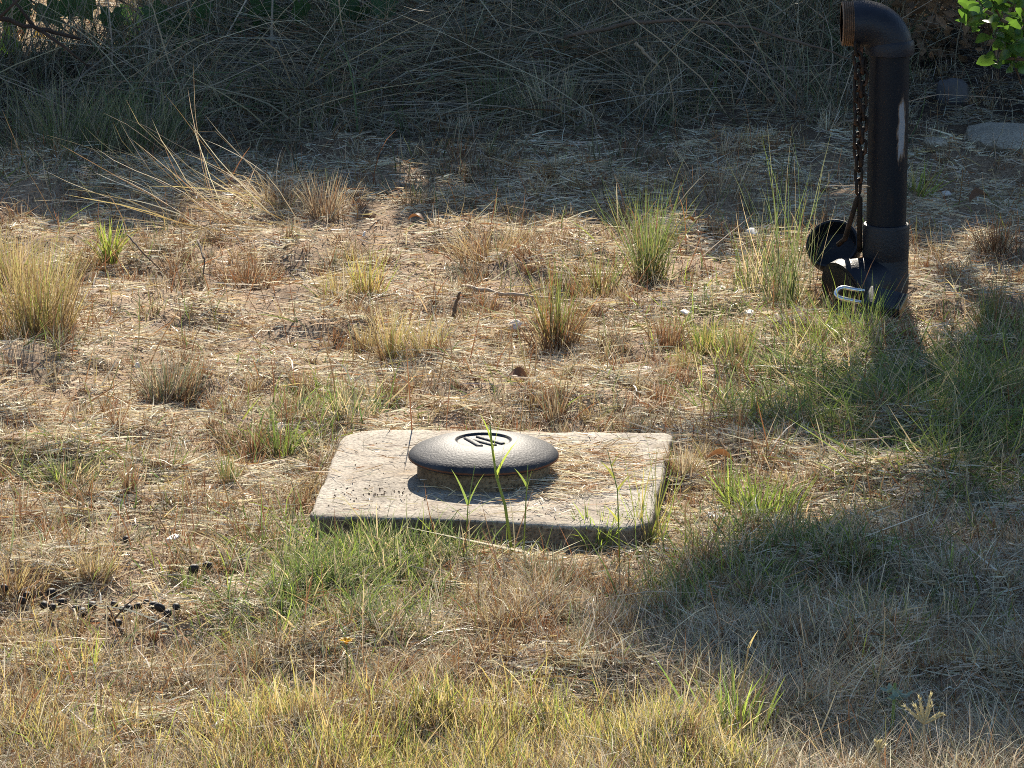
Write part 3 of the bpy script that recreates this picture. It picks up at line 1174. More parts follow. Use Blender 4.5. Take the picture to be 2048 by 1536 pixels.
# base fitting: swept body with a bell mouth to the left
bp = [(0, 0, c0 + .004), (0, 0, c0 - .010), (-.004, -.002, c0 - .03), (-.012, -.008, c0 - .055), (-.012, -.010, -.06)]
body = tube(bp, [.036, .037, .043, .047, .05], 28)
bd = Vector((-.80, -.50, -.22)).normalized()
b0 = Vector((-.004, -.002, zof(556)))
bell = tube([b0 + bd * t for t in (0, .03, .05, .058, .066, .080, .081, .076, .074)], [.040, .045, .050, .0555, .056, .055, .048, .044, .0005], 28, False)
foot = lathe([(.0, .006), (.06, .004), (.07, -.004), (.074, -.03)], 28)
fb = obj("base_fitting", pymesh("base_fitting", join(body, bell, [tuple((a - .03, b - .005, c)) for a, b, c in foot[0]] and ([tuple((a - .03, b - .005, c)) for a, b, c in foot[0]], foot[1])), M_FIT, True, 45), sp)

# ------------------------------------------------------------------ chain with its cap
def ring_link(length, width, r, seg=14, sides=6):
    pts = []
    h = length / 2 - width / 2
    for k in range(seg):
        a = 2 * math.pi * k / seg
        cx_, cz_ = math.cos(a) * width / 2, math.sin(a) * width / 2
        pts.append(Vector((cx_, 0, cz_ + (h if cz_ >= 0 else -h))))
    V, F = [], []
    for i, p in enumerate(pts):
        t = (pts[(i + 1) % seg] - pts[i - 1]).normalized()
        n_ = Vector((0, 1, 0))
        s = t.cross(n_).normalized()
        for k in range(sides):
            a = 2 * math.pi * k / sides
            V.append(tuple(p + (s * math.cos(a) + n_ * math.sin(a)) * r))
    for i in range(seg):
        for k in range(sides):
            i2, k2 = (i + 1) % seg, (k + 1) % sides
            F.append((i * sides + k, i * sides + k2, i2 * sides + k2, i2 * sides + k))
    return V, F


YC = PIPE_Y - .026
ch = empty("chain", tuple(GY(1717, 130, YC)))
tag(ch, "rusty dark chain hanging beside the pipe from its elbow", "chain")
link_me = pymesh("link", ring_link(.0245, .0125, .0026), M_CHAIN)


def hang(pxs, roll0=0.0):
    P = [Vector(GY(u_, v_, YC)) - ch.location for u_, v_ in pxs]
    # walk along the line in steps of one link
    step = .0185
    acc_, seg = 0.0, 0
    pos = P[0].copy()
    out = [pos.copy()]
    while seg < len(P) - 1:
        d = P[seg + 1] - pos
        if d.length < step:
            seg += 1
            continue
        pos = pos + d.normalized() * step
        out.append(pos.copy())
    for i in range(len(out) - 1):
        o = obj("link", link_me, ch, out[i].lerp(out[i + 1], .5))
        d = (out[i] - out[i + 1]).normalized()
        q = d.to_track_quat('Z', 'Y')
        o.rotation_mode = 'QUATERNION'
        from mathutils import Quaternion
        o.rotation_quaternion = q @ Quaternion((0, 0, 1), (R(55) if i % 2 else R(-40)) + roll0 + random.uniform(-.3, .3))


hang([(1713, 84), (1717, 140), (1713, 190), (1717, 240), (1714, 300), (1718, 345), (1716, 402)])
hang([(1728, 120), (1724, 190), (1727, 250), (1724, 300), (1722, 340)], .5)

cpo = empty("pipe_cap", tuple(GY(1668, 494, PIPE_Y + .045)))
tag(cpo, "round black pipe cap hung by a long loop at the end of the chain", "cap")
cup = lathe([(.0005, -.030), (.024, -.028), (.034, -.022), (.0385, -.008), (.039, .010), (.0375, .0125), (.0345, .012), (.0335, -.004), (.028, -.014), (.0005, -.016)], 32)
co = obj("cup", pymesh("cup", cup, M_FIT, True, 40), cpo)
co.rotation_euler = (R(52), R(6), R(-24))
co.scale = (1.12,) * 3
A_ = Vector(GY(1716, 402, YC)) - cpo.location
lm = []
for (ua, va), (ub_, vb) in (((1714, 398), (1690, 478)), ((1720, 398), (1719, 490))):
    lm.append((Vector(GY(ua, va, YC)) - cpo.location, Vector(GY(ub_, vb, PIPE_Y - .004)) - cpo.location))
top = (lm[0][0] + lm[1][0]) / 2 + Vector((0, 0, .007))
loop = tube([lm[0][1] + Vector((-.01, .012, -.012)), lm[0][1], lm[0][0], top, lm[1][0], lm[1][1], lm[1][1] + Vector((.002, .014, -.012))], .0042, 8)
obj("loop", pymesh("loop", loop, M_CHAIN), cpo)

# ------------------------------------------------------------------ padlock
a = Vector((.935, -.321, -.151)).normalized()
b = Vector((.356, .836, .42))
b = (b - a * a.dot(b)).normalized()
nrm = a.cross(b)
po = GY(1731, 596, 6.80)
pl = empty("padlock", tuple(po))
tag(pl, "open dark padlock with a chrome shackle lying at the foot of the standpipe", "padlock")
ROT = Matrix((a, b, nrm)).transposed()


def boxmesh(name, sx, sy, sz, mat, bev):
    bm = bmesh.new()
    bmesh.ops.create_cube(bm, size=1)
    bmesh.ops.scale(bm, vec=(sx, sy, sz), verts=bm.verts)
    bmesh.ops.bevel(bm, geom=bm.edges[:], offset=bev, segments=3, affect='EDGES', profile=.6)
    me = bpy.data.meshes.new(name)
    bm.to_mesh(me)
    bm.free()
    me.polygons.foreach_set("use_smooth", [True] * len(me.polygons))
    me.set_sharp_from_angle(angle=R(40))
    me.materials.append(mat)
    return me


def padpart(name, me, off):
    o = obj(name, me, pl)
    o.matrix_local = Matrix.Translation(ROT @ Vector(off)) @ ROT.to_4x4()
    return o


padpart("body", boxmesh("body", .050, .044, .021, M_LOCK, .004), (.0265, 0, 0))
for i in range(4):
    padpart("plate", boxmesh("plate", .0024, .041, .0195, M_BRASS if i % 2 else M_LOCK, .0009), (.0525 + i * .0029, 0, 0))
U = [(.008, -.0135, 0), (-.028, -.0135, 0)]
for t in np.linspace(-90, 90, 13):
    U.append((-.034 - .0135 * math.cos(R(t)), .0135 * math.sin(R(t)), 0))
U += [(-.028, .0135, 0), (-.006, .0135, 0.001)]
padpart("shackle", pymesh("shackle", tube(U, .0036, 12), M_CHROME), (0, 0, 0))

# ------------------------------------------------------------------ stones
def stone(name, u, v, sx, sy, sz, label, mat, seed, sink=.3, cat="stone"):
    p = GG(u, v)
    bm = bmesh.new()
    bmesh.ops.create_icosphere(bm, subdivisions=4, radius=1)
    for ve in bm.verts:
        c = ve.co
        q = Vector((math.copysign(abs(c.x) ** .72, c.x), math.copysign(abs(c.y) ** .72, c.y), math.copysign(abs(c.z) ** .6, c.z)))
        f = 1 + .22 * (float(noise(c.x * 2 + c.z, c.y * 2 - c.z, .9, seed)) - .5) + .1 * (float(noise(c.x * 2 + c.z, c.y * 2 - c.z, .3, seed + 1)) - .5)
        ve.co = Vector((q.x * sx * f, q.y * sy * f, q.z * sz * f + sz * (1 - 2 * sink)))
    me = bpy.data.meshes.new(name)
    bm.to_mesh(me)
    bm.free()
    me.polygons.foreach_set("use_smooth", [True] * len(me.polygons))
    me.materials.append(mat)
    o = obj(name, me, None, (p[0], p[1], float(gh(p[0], p[1]))))
    o.rotation_euler.z = random.uniform(-.15, .15)
    return tag(o, label, cat)


stone("flat_stone", 2020, 292, .088, .11, .024, "large flat pale stone lying in the shade right of the standpipe", M_STONE, 101, .06)
stone("pale_stone", 1872, 300, .022, .03, .014, "small pale stone between the standpipe and the large flat stone", M_STONE, 103, .2)
stone("round_stone", 1905, 205, .032, .03, .028, "grey rounded stone in the dark grass above the flat pale stone", simple("grey_stone", (.085, .08, .08), .8, 0, .3, .3, 20, .5), 105, .2)
stone("dirt_clod", 28, 910, .013, .012, .008, "dark brown clod of earth at the left edge of the dry lawn", M_DIRT, 107, .2, "clod")

# ------------------------------------------------------------------ pellets
PEL = [(9, 1204), (44, 1219), (54, 1209), (90, 1226), (104, 1201), (106, 1231), (125, 1219), (154, 1231), (166, 1237), (185, 1226), (220, 1245), (229, 1226),
       (235, 1264), (246, 1234), (257, 1226), (277, 1227), (294, 1216), (307, 1227), (320, 1234), (336, 1238), (353, 1226), (253, 1094), (388, 1160), (416, 1148)]
ordn = ["first", "second", "third", "fourth", "fifth", "sixth", "seventh", "eighth", "ninth", "tenth", "eleventh", "twelfth", "thirteenth", "fourteenth",
        "fifteenth", "sixteenth", "seventeenth", "eighteenth", "nineteenth", "twentieth", "twenty-first"]
extra = ["lone black pellet on the dry grass above the long row of pellets", "black pellet of a pair lying toward the green grass, the left one",
         "black pellet of a pair lying toward the green grass, the right one"]
bm = bmesh.new()
bmesh.ops.create_icosphere(bm, subdivisions=3, radius=1)
for ve in bm.verts:
    c = ve.co
    f = 1 + .1 * (float(noise(c.x + c.z, c.y - c.z, .6, 111)) - .5)
    ve.co = c * f
    if c.z > .6:
        ve.co.z -= .18 * (c.z - .6)
pme = bpy.data.meshes.new("pellet")
bm.to_mesh(pme)
bm.free()
pme.polygons.foreach_set("use_smooth", [True] * len(pme.polygons))
pme.materials.append(M_PELLET)
for i, (u_, v_) in enumerate(PEL):
    p = GG(u_, v_ + 6)
    o = obj("pellet", pme, None, (p[0], p[1], float(gh(p[0], p[1])) + random.uniform(.010, .016)))
    s = random.uniform(.0042, .0062)
    o.scale = (s * random.uniform(1, 1.25), s, s * random.uniform(.92, 1.05))
    o.rotation_euler = (random.uniform(-.6, .6), random.uniform(-.6, .6), random.uniform(0, 6))
    lab = "small shiny black pellet, %s from the left in the row on dry grass" % ordn[i] if i < 21 else extra[i - 21]
    tag(o, lab, "pellet", "black pellets scattered on the dry grass")

# ------------------------------------------------------------------ sticks and twigs
def stick(name, pix, r, mat, label, zs=None, side=()):
    P = [Vector(G(u_, v_, zz)) for (u_, v_), zz in zip(pix, zs or [.012] * len(pix))]
    base = P[0].copy()
    # subdivide with a little wobble
    Q, rr = [], []
    m = 5
    for i in range(len(P) - 1):
        for t in range(m):
            f = t / m
            jit = Vector((random.uniform(-1, 1), random.uniform(-1, 1), random.uniform(-1, 1))) * r * .45
            Q.append(P[i].lerp(P[i + 1], f) - base + (jit if Q else Vector()))
            rr.append(r * (1 - .5 * (i + f) / (len(P) - 1)) * random.uniform(.85, 1.15))
    Q.append(P[-1] - base)
    rr.append(r * .4)
    parts = [tube(Q, rr, 7)]
    for fr, d in side:
        q = Q[int(fr * (len(Q) - 1))]
        parts.append(tube([q, q + Vector(d) * .5 + Vector((0, 0, .003)), q + Vector(d)], [r * .6, r * .45, r * .2], 6))
    o = obj(name, pymesh(name, join(*parts), mat), None, base)
    return tag(o, label, "twig")


stick("twig", [(925, 572), (1010, 588), (1100, 596), (1205, 612)], .0034, M_PALESTICK, "long pale stick lying across the dry lawn above the slab", [.012, .014, .015, .012], [(.5, (.05, .02, .01))])
stick("twig", [(906, 636), (915, 600), (921, 585)], .0034, M_BARK, "short dark stick standing out of the dry lawn by the long pale stick", [.0, .03, .045])
stick("twig", [(252, 1280), (234, 1245), (214, 1212)], .0020, M_BARK, "thin brown twig standing among the black pellets", [.0, .025, .05], [(.6, (.03, 0, .03))])
stick("twig", [(155, 1245), (150, 1225), (138, 1207)], .0024, M_PALESTICK, "short pale forked twig lying beside the black pellets", None, [(.5, (-.02, .03, .003)), (.3, (.02, .01, .002))])
stick("twig", [(1130, 75), (1270, 45), (1380, 38), (1500, 55), (1620, 90), (1700, 118)], .0042, M_BARK, "long arching bare branch in the dark grass left of the elbow", [.12, .17, .19, .18, .15, .12])
stick("twig", [(1270, 85), (1300, 115), (1336, 150)], .0040, M_PALESTICK, "pale straight stick leaning in the dark grass under the arching branch", [.12, .09, .06])
stick("twig", [(-120, 5), (0, 38), (80, 58), (160, 78)], .0062, M_DARKBARK, "dark branch slanting across the bright corner at the upper left", [.30, .26, .23, .2], [(.35, (.06, .02, .05)), (.6, (-.05, .02, .06)), (.7, (.09, .0, -.07))])
stick("twig", [(1775, 378), (1728, 371), (1650, 372)], .0011, M_PALESTICK, "thin dry straw stretched in front of the black pipe", [.19, .192, .18])
stick("twig", [(1690, 882), (1755, 877), (1790, 872)], .0014, M_PALESTICK, "thin pale straw lying on top of the shaded green grass", [.05, .052, .055])
stick("twig", [(255, 470), (285, 505), (330, 548)], .0016, M_BARK, "thin dark stem leaning beside the bright green tuft", [.06, .04, .0])
stick("twig", [(395, 480), (410, 520), (405, 560)], .0020, M_BARK, "short dark curved stem above the brown bushy tuft", [.05, .03, .0])
stick("twig", [(380, 600), (450, 580), (640, 606)], .0016, M_PALESTICK, "long thin straw lying flat left of the yellow tufts", None)

# ------------------------------------------------------------------ leaves, shells, scraps on the lawn
def leafshape(length, width, curl, outline, seg=10):
    V, F = [(0, 0, 0)], []
    up, dn = [], []
    for i in range(1, seg):
        t = i / seg
        wv = width * .5 * outline(t)
        z = curl * length * math.sin(math.pi * t) * .5
        V += [(t * length, wv, z + abs(wv) * .5), (t * length, 0, z), (t * length, -wv, z + abs(wv) * .5)]
    V.append((length, 0, 0))
    F += [(0, 2, 1), (0, 3, 2)]
    for i in range(seg - 2):
        o = 1 + i * 3
        F += [(o, o + 1, o + 4, o + 3), (o + 1, o + 2, o + 5, o + 4)]
    o = 1 + (seg - 2) * 3
    F += [(o, o + 1, len(V) - 1), (o + 1, o + 2, len(V) - 1)]
    return V, F


oval = lambda t: math.sin(math.pi * t) ** .7
obov = lambda t: math.sin(math.pi * t ** 1.55) ** .75
lance = lambda t: math.sin(math.pi * t ** .75) ** .9

for u_, v_, ln_, lab in ((1377, 488, .028, "brown curled leaf on the dry lawn right of the tall green tuft"),
                         (833, 456, .03, "brown curled leaf on the dry lawn left of the orange brown tuft"),
                         (1037, 775, .035, "brown curled leaf on the dry lawn above the iron cover"),
                         (1440, 940, .045, "dark brown curled leaf on the ground right of the slab corner"),
                         (1960, 420, .04, "brown curled leaf among the litter right of the standpipe")):
    p = GG(u_, v_)
    o = obj("dead_leaf", pymesh("dead_leaf", leafshape(ln_, ln_ * .7, .5, oval), M_DEADLEAF), None, (p[0] - ln_ / 2, p[1], float(gh(p[0], p[1])) + .014))
    o.rotation_euler = (random.uniform(-.4, .4), random.uniform(-.3, .3), random.uniform(-.5, .5))
    tag(o, lab, "leaf", "brown leaves on the lawn")

chips = [(217, 655, .016, "white chip on the dry lawn right of the golden tuft"), (1372, 640, .02, "white shell-like chip left of the green tufts near the middle"),
         (1499, 640, .018, "white chip at the left of the green grass by the padlock"), (275, 747, .010, "tiny white chip on the lawn above the grey-green tuft"),
         (1298, 757, .022, "pale cream chip on the lawn above the slab's right side"), (1504, 478, .028, "pale flat chip on the straw left of the pipe cap"),
         (1030, 668, .026, "pale chip on the lawn left of the tall red-stemmed tuft"), (1893, 388, .022, "white chip on the litter right of the standpipe"),
         (1120, 482, .018, "small pale chip right of the orange brown tuft"), (728, 482, .010, "tiny white chip above the yellow tuft"),
         (1455, 590, .022, "cream chip among the straw left of the padlock"), (560, 872, .018, "white chip on the lawn just left of the slab's back corner"),
         (345, 1095, .024, "pale chip on the dry lawn right of the lone black pellet"), (435, 1468, .02, "pale chip in the near turf at the lower left")]
for u_, v_, s_, lab in chips:
    p = GG(u_, v_)
    bm = bmesh.new()
    bmesh.ops.create_icosphere(bm, subdivisions=2, radius=1)
    sd = random.randint(0, 999)
    for ve in bm.verts:
        c = ve.co
        f = 1 + .5 * (float(noise(c.x + c.z, c.y, .7, sd)) - .5)
        ve.co = Vector((c.x * s_ * .5 * f, c.y * s_ * .38 * f, c.z * s_ * .14 + .003 * math.sin(c.x * 3)))
    me = bpy.data.meshes.new("chip")
    bm.to_mesh(me)
    bm.free()
    me.polygons.foreach_set("use_smooth", [True] * len(me.polygons))
    me.materials.append(M_CHIP)
    o = obj("chip", me, None, (p[0], p[1], float(gh(p[0], p[1])) + .012))
    o.rotation_euler = (random.uniform(-.5, .2), random.uniform(-.35, .35), random.uniform(0, 3))
    tag(o, lab, "chip", "pale chips on the lawn")

# crumpled white scrap right of the slab
p = GG(1436, 1050)
n_ = 14
gxs = np.linspace(-1, 1, n_)
V = [(a_ * .013, b_ * .011, .008 + .007 * abs(math.sin(a_ * 4 + b_ * 2)) * (.5 + float(noise(a_, b_, .4, 131)))) for b_ in gxs for a_ in gxs]
F = [(j * n_ + i, j * n_ + i + 1, (j + 1) * n_ + i + 1, (j + 1) * n_ + i) for j in range(n_ - 1) for i in range(n_ - 1)]
o = obj("crumpled_scrap", pymesh("crumpled_scrap", (V, F), simple("scrap_white", (.55, .52, .5), .6, 0, .4, .12, 40)), None, (p[0], p[1], float(gh(p[0], p[1]))))
tag(o, "crumpled whitish scrap on the ground right of the slab", "scrap")

# yellow flower in the foreground
p = GG(692, 1385)
fl = empty("yellow_flower", (p[0], p[1], float(gh(p[0], p[1]))))
tag(fl, "small yellow flower in the dry grass below the slab", "flower")
obj("stem", pymesh("stem", tube([(0, 0, 0), (.002, 0, .03), (.001, 0, .058)], .0009, 5), leaf_material("flower_stem", .3, .5, .4, (1, 1, 1), (.16, .2, .06))), fl)
for k in range(6):
    o = obj("petal", bpy.data.meshes.get("petal") or pymesh("petal", leafshape(.012, .008, .3, oval, 6), M_YELLOWLEAF), fl, (.001, 0, .058))
    o.rotation_euler = (0, R(-35), k * 1.047 + .3)
# yellow fallen leaf and green leaf at the sunny corner
for u_, v_, lab, mt, ln_ in ((82, 86, "yellow leaf standing in the bright corner at the upper left", M_YELLOWLEAF, .035),
                             (43, 84, "orange brown leaf beside the yellow one in the bright corner", M_DEADLEAF, .03)):
    p = G(u_, v_)
    o = obj("fallen_leaf", pymesh("fallen_leaf", leafshape(ln_, ln_ * .7, .3, oval), mt), None, (p[0] - .01, p[1], .002))
    o.rotation_euler = (R(60), R(-50), .3)
    tag(o, lab, "leaf", "fallen leaves in the bright corner")

# ------------------------------------------------------------------ tufts
def tuft(u_, v_, hp, wp, mix, n, label, lean=(0, 0), mat=None, wid=(.0009, .0018), droop=.3, spread=1.0, base=.2, seg=4, name="grass_tuft", hvar=.35, z0=None):
    p = GG(u_, v_)
    p[2] = p[2] if z0 is None else z0
    s = np.linalg.norm(p - np.array((0, 0, CAM_H))) / FPX
    h, wd = hp * s * 1.03, wp * s
    a_ = RNG.uniform(0, 2 * np.pi, n)
    ph = RNG.uniform(0, 6.28, 3)
    rb = wd * base * RNG.uniform(0, 1, n) ** .6 * (1 + .35 * np.sin(2 * a_ + ph[0]) + .3 * np.sin(3 * a_ + ph[1]))
    off = np.stack([rb * np.cos(a_), rb * np.sin(a_), np.zeros(n)], 1)
    L_ = h * (1 - hvar * RNG.uniform(0, 1, n) - .55 * (RNG.uniform(0, 1, n) < .3) * RNG.uniform(0, 1, n)) * 1.08
    tilt = spread * (wd * .5 / max(h, .01))
    D = np.stack([np.cos(a_) * tilt * RNG.uniform(0, 1.1, n) + lean[0] + RNG.normal(0, .15, n), np.sin(a_) * tilt * RNG.uniform(0, 1.1, n) + lean[1] + RNG.normal(0, .15, n), np.ones(n)], 1)
    bd = np.stack([np.cos(a_) * RNG.uniform(0, .6, n), np.sin(a_) * RNG.uniform(0, .6, n), -RNG.uniform(0, 1, n)], 1) * droop + RNG.normal(0, .2, (n, 3))
    C0, C1 = pick_colors(n, mix, .3)
    A = Acc()
    A.add(*blades(p + off, D, L_, RNG.uniform(*wid, n), C0, C1, seg, bd, .85))
    q = max(10, int(n * .45))                         # dead short stems splayed round the foot
    aa = RNG.uniform(0, 2 * np.pi, q)
    rq = wd * base * RNG.uniform(.3, 1.25, q)
    Dq = np.stack([np.cos(aa) * RNG.uniform(.1, 1.3, q), np.sin(aa) * RNG.uniform(.1, 1.3, q), np.ones(q)], 1) + RNG.normal(0, .2, (q, 3))
    K0, K1 = pick_colors(q, {'brown': 3, 'rust': .5, 'straw': 4, 'pale': 1, 'grey': 1}, .3)
    A.add(*blades(p + np.stack([rq * np.cos(aa), rq * np.sin(aa), np.zeros(q)], 1), Dq, RNG.uniform(.12, .45, q) * min(h, .12) + .006, RNG.uniform(.0009, .0017, q), K0, K1, seg, RNG.normal(0, .4, (q, 3)), .7))
    if mat is None:
        gsum = sum(mix.get(k, 0) for k in ('green', 'lime', 'deep', 'sage', 'greentip', 'yellow'))
        mat = M_GREEN if gsum > .5 * sum(mix.values()) else M_DRY
    o = obj(name, A.mesh(name, mat, p), None, p)
    return tag(o, label, "grass tuft")


GOLD = {'gold': 4, 'straw': 2, 'yellow': 1.5, 'lime': .6}
BRN = {'brown': 4, 'rust': 2, 'straw': 1.5}
GRN = {'green': 4, 'lime': 1.2, 'deep': 1}
tuft(70, 678, 245, 170, {'gold': 4, 'yellow': 2, 'brown': 1.6, 'straw': 1.5, 'lime': .6}, 560, "tall dense golden tuft at the left edge of the dry lawn", base=.42, spread=.7, hvar=.5)
tuft(25, 560, 120, 90, GOLD, 160, "short golden tuft just behind the tall dense one at the left edge", base=.35)
tuft(218, 525, 92, 70, {'lime': 4, 'yellow': 2, 'green': 1}, 80, "bright lime green tuft right of the tall golden tuft", droop=.7, wid=(.002, .0034))
tuft(335, 800, 120, 140, {'sage': 3, 'brown': 2, 'grey': 2, 'straw': 1}, 220, "grey green tuft with a dark base on the left of the lawn", base=.3)
tuft(490, 572, 62, 120, BRN, 190, "low bushy brown tuft between the golden and the yellow tufts", base=.35)
tuft(590, 515, 80, 90, {'straw': 2, 'sage': 2, 'brown': 1}, 110, "small grey tuft with a dark base below the leaning stalks")
tuft(650, 435, 100, 110, {'straw': 4, 'brown': 2, 'rust': 1}, 170, "stiff brown tuft at the shade's edge right of the leaning stalks", base=.35)
tuft(560, 420, 90, 120, {'straw': 4, 'brown': 2}, 130, "pale tuft at the shade's edge behind the leaning stalks", base=.35)
tuft(735, 600, 115, 60, {'yellow': 3, 'lime': 1.4, 'gold': 2, 'rust': 1}, 120, "upright yellow green tuft left of the orange brown one", base=.35)
tuft(672, 600, 70, 90, GOLD, 90, "low golden tuft left of the upright yellow green one", base=.4)
tuft(783, 722, 125, 70, GOLD, 150, "slim golden tuft in the middle of the lawn, left of a shorter pair", base=.35)
tuft(850, 712, 90, 90, GOLD, 130, "shorter golden tuft right of the slim golden one", base=.4)
tuft(735, 705, 70, 60, GOLD, 70, "small golden tuft left of the slim golden one", base=.4)
tuft(985, 520, 95, 190, {'gold': 3, 'rust': 1, 'brown': 2, 'straw': 3}, 380, "wide orange brown tuft in the upper middle of the lawn", base=.38, droop=.6)
tuft(1070, 530, 60, 60, BRN, 70, "small brown tuft touching the wide orange brown one", base=.3)
tuft(1112, 692, 215, 100, {'greentip': 5, 'rust': 2, 'green': 2}, 150, "tall tuft with green stems and a red brown base above the slab", base=.32, droop=.2, hvar=.6)
tuft(1115, 695, 95, 100, {'rust': 2, 'brown': 4, 'straw': 1}, 150, "red brown stubble ring around the tall red-based tuft", base=.38, droop=.2)
tuft(1297, 565, 215, 110, {'green': 4, 'sage': 2, 'deep': 1.5, 'greentip': 2}, 190, "tall dark green tuft left of the standpipe", base=.25, droop=.35)
tuft(1200, 590, 110, 110, {'greentip': 3, 'brown': 2, 'green': 1.5}, 110, "thin green and brown tuft left of the tall dark green one", base=.35)
tuft(1335, 698, 80, 80, BRN, 120, "low red brown tuft in front of the tall dark green one", base=.35)
tuft(1410, 722, 95, 60, {'lime': 2, 'green': 2, 'gold': 2}, 120, "green and gold tuft below a white chip, left of two", base=.35)
tuft(1472, 725, 105, 60, {'gold': 2.5, 'lime': 1.4, 'green': 1}, 120, "golden green tuft right of the green and gold one", base=.35)
tuft(1365, 745, 65, 50, GOLD, 70, "low golden tuft in front of the red brown one", base=.4)
tuft(1340, 765, 60, 70, BRN, 80, "low brown tuft nearest the slab's back right corner", base=.4)
tuft(1575, 620, 350, 110, {'green': 3, 'sage': 3, 'straw': 1.5, 'deep': 1.5}, 105, "very tall thin green grass stalks left of the pipe cap", base=.4, spread=.8, droop=.25, hvar=.65)
tuft(1510, 585, 190, 110, {'green': 3, 'sage': 2, 'straw': 2}, 70, "tall thin green grass stalks left of the tallest stalks", base=.4, droop=.25, hvar=.6)
tuft(1695, 690, 140, 170, {'green': 4, 'lime': 2, 'deep': 1}, 150, "green grass growing in front of the padlock", base=.5, droop=.5)
tuft(1620, 690, 110, 120, {'green': 4, 'lime': 2, 'sage': 1}, 90, "green grass low at the left of the padlock", base=.5, droop=.6)
tuft(505, 918, 95, 30, BRN, 60, "narrow dark brown dry tuft left of the slab", base=.25, droop=.1)
tuft(455, 870, 45, 110, {'brown': 2, 'straw': 2, 'sage': 1}, 130, "low brown mound of grass left of the slab's back corner", base=.45)
tuft(565, 920, 105, 80, {'green': 4, 'lime': 2}, 40, "sparse small green plant-like tuft left of the slab", base=.2, droop=.5, wid=(.0018, .003))
tuft(590, 850, 70, 110, {'brown': 2, 'sage': 2, 'straw': 2}, 130, "low grey brown tuft behind the slab's left side", base=.4)
tuft(700, 835, 80, 100, {'sage': 3, 'green': 2, 'straw': 2}, 110, "thin grey green tuft at the slab's back left corner", base=.4)
tuft(460, 975, 80, 50, {'green': 2, 'gold': 2}, 55, "small green and gold tuft left of the slab's left edge", base=.35)
tuft(262, 985, 75, 50, {'brown': 3, 'straw': 2}, 60, "small brown tuft on the lawn far left of the slab", base=.3)
tuft(130, 960, 70, 150, {'sage': 3, 'straw': 2, 'green': 1}, 140, "grey green thin tuft at the left, below the dirt clod", base=.45)
tuft(600, 785, 55, 50, BRN, 80, "small dark brown tuft above the grey brown one", base=.3)
tuft(1110, 845, 110, 50, {'brown': 2, 'straw': 2, 'sage': 1}, 60, "thin dry tuft standing just behind the slab above the cover", base=.3)
tuft(1275, 830, 60, 90, BRN, 100, "brown tuft behind the slab's right side", base=.4)
tuft(1365, 965, 95, 80, {'straw': 3, 'gold': 2, 'brown': 1}, 130, "straw tuft touching the slab's right edge", base=.3)
tuft(1197, 1098, 95, 110, {'lime': 4, 'green': 2}, 120, "bright green tuft at the front edge of the slab", base=.35, droop=.6, wid=(.0018, .003))
tuft(1290, 1100, 240, 110, {'lime': 3, 'yellow': 3, 'green': 1}, 42, "tall yellow green shoots at the slab's front right corner", base=.3, droop=.15, hvar=.6, wid=(.0013, .0023))
tuft(1515, 1045, 120, 120, {'lime': 4, 'green': 3}, 140, "bright green tuft in the sun right of the slab", base=.4, droop=.5, wid=(.0016, .0028))
tuft(1460, 1010, 120, 60, {'green': 4, 'deep': 1}, 40, "slim green tuft right of the crumpled scrap", base=.3)
tuft(185, 1155, 70, 120, {'gold': 3, 'straw': 2, 'yellow': 1}, 150, "golden tuft just above the row of black pellets", base=.3)
tuft(30, 1185, 80, 120, {'gold': 3, 'brown': 2}, 150, "golden brown tuft at the left edge above the first pellet", base=.4)
tuft(375, 1190, 60, 30, {'sage': 2, 'green': 2}, 40, "small grey green tuft right of the row of pellets", base=.35)
tuft(1095, 1180, 95, 120, {'sage': 3, 'brown': 2, 'grey': 1}, 140, "thin dark tuft below the slab's front edge", base=.4)
tuft(1240, 1205, 70, 80, {'brown': 3, 'rust': 1, 'straw': 1}, 90, "low brown tuft below the bright green tuft of the slab", base=.4)
tuft(1835, 400, 85, 70, {'lime': 3, 'yellow': 2, 'green': 1}, 36, "lime green shoots just right of the standpipe", base=.25, lean=(.25, 0), wid=(.0018, .003))
tuft(1995, 505, 90, 90, {'rust': 3, 'brown': 3, 'straw': 1}, 130, "red brown tuft at the right edge below the flat stone", base=.35)
tuft(1990, 345, 95, 170, {'grey': 3, 'brown': 2, 'straw': 2}, 55, "dark thin grass standing in front of the flat stone", base=.5, hvar=.6)
tuft(1985, 660, 120, 90, {'green': 3, 'sage': 2, 'brown': 2}, 90, "green and brown tuft at the right edge beyond the padlock", base=.35)
tuft(1465, 1500, 200, 130, {'green': 3, 'lime': 3}, 60, "broad bladed green tuft at the bottom right of the turf", base=.3, hvar=.6, wid=(.0028, .0045))
tuft(1105, 255, 150, 150, {'sage': 3, 'grey': 2, 'straw': 2}, 170, "upright grey green tuft in the shade behind the lawn", base=.4)
tuft(990, 240, 130, 120, {'sage': 3, 'deep': 2}, 110, "darker green tuft left of the upright grey green one in shade", base=.35)
tuft(130, 300, 170, 260, {'sage': 4, 'deep': 2, 'grey': 2}, 420, "dense grey green grass clump in the shade at the upper left", base=.5)
tuft(300, 290, 150, 180, {'sage': 4, 'deep': 2, 'grey': 2}, 260, "grey green grass clump right of the dense one in the shade", base=.5)
tuft(1440, 400, 110, 120, {'grey': 2, 'straw': 3, 'brown': 2}, 90, "dry pale tuft at the shade's edge left of the tallest stalks", base=.4)
tuft(75, 400, 100, 190, {'grey': 3, 'straw': 3, 'brown': 1}, 200, "curly pale dry grass at the shade's edge on the left", base=.45, droop=1.1)
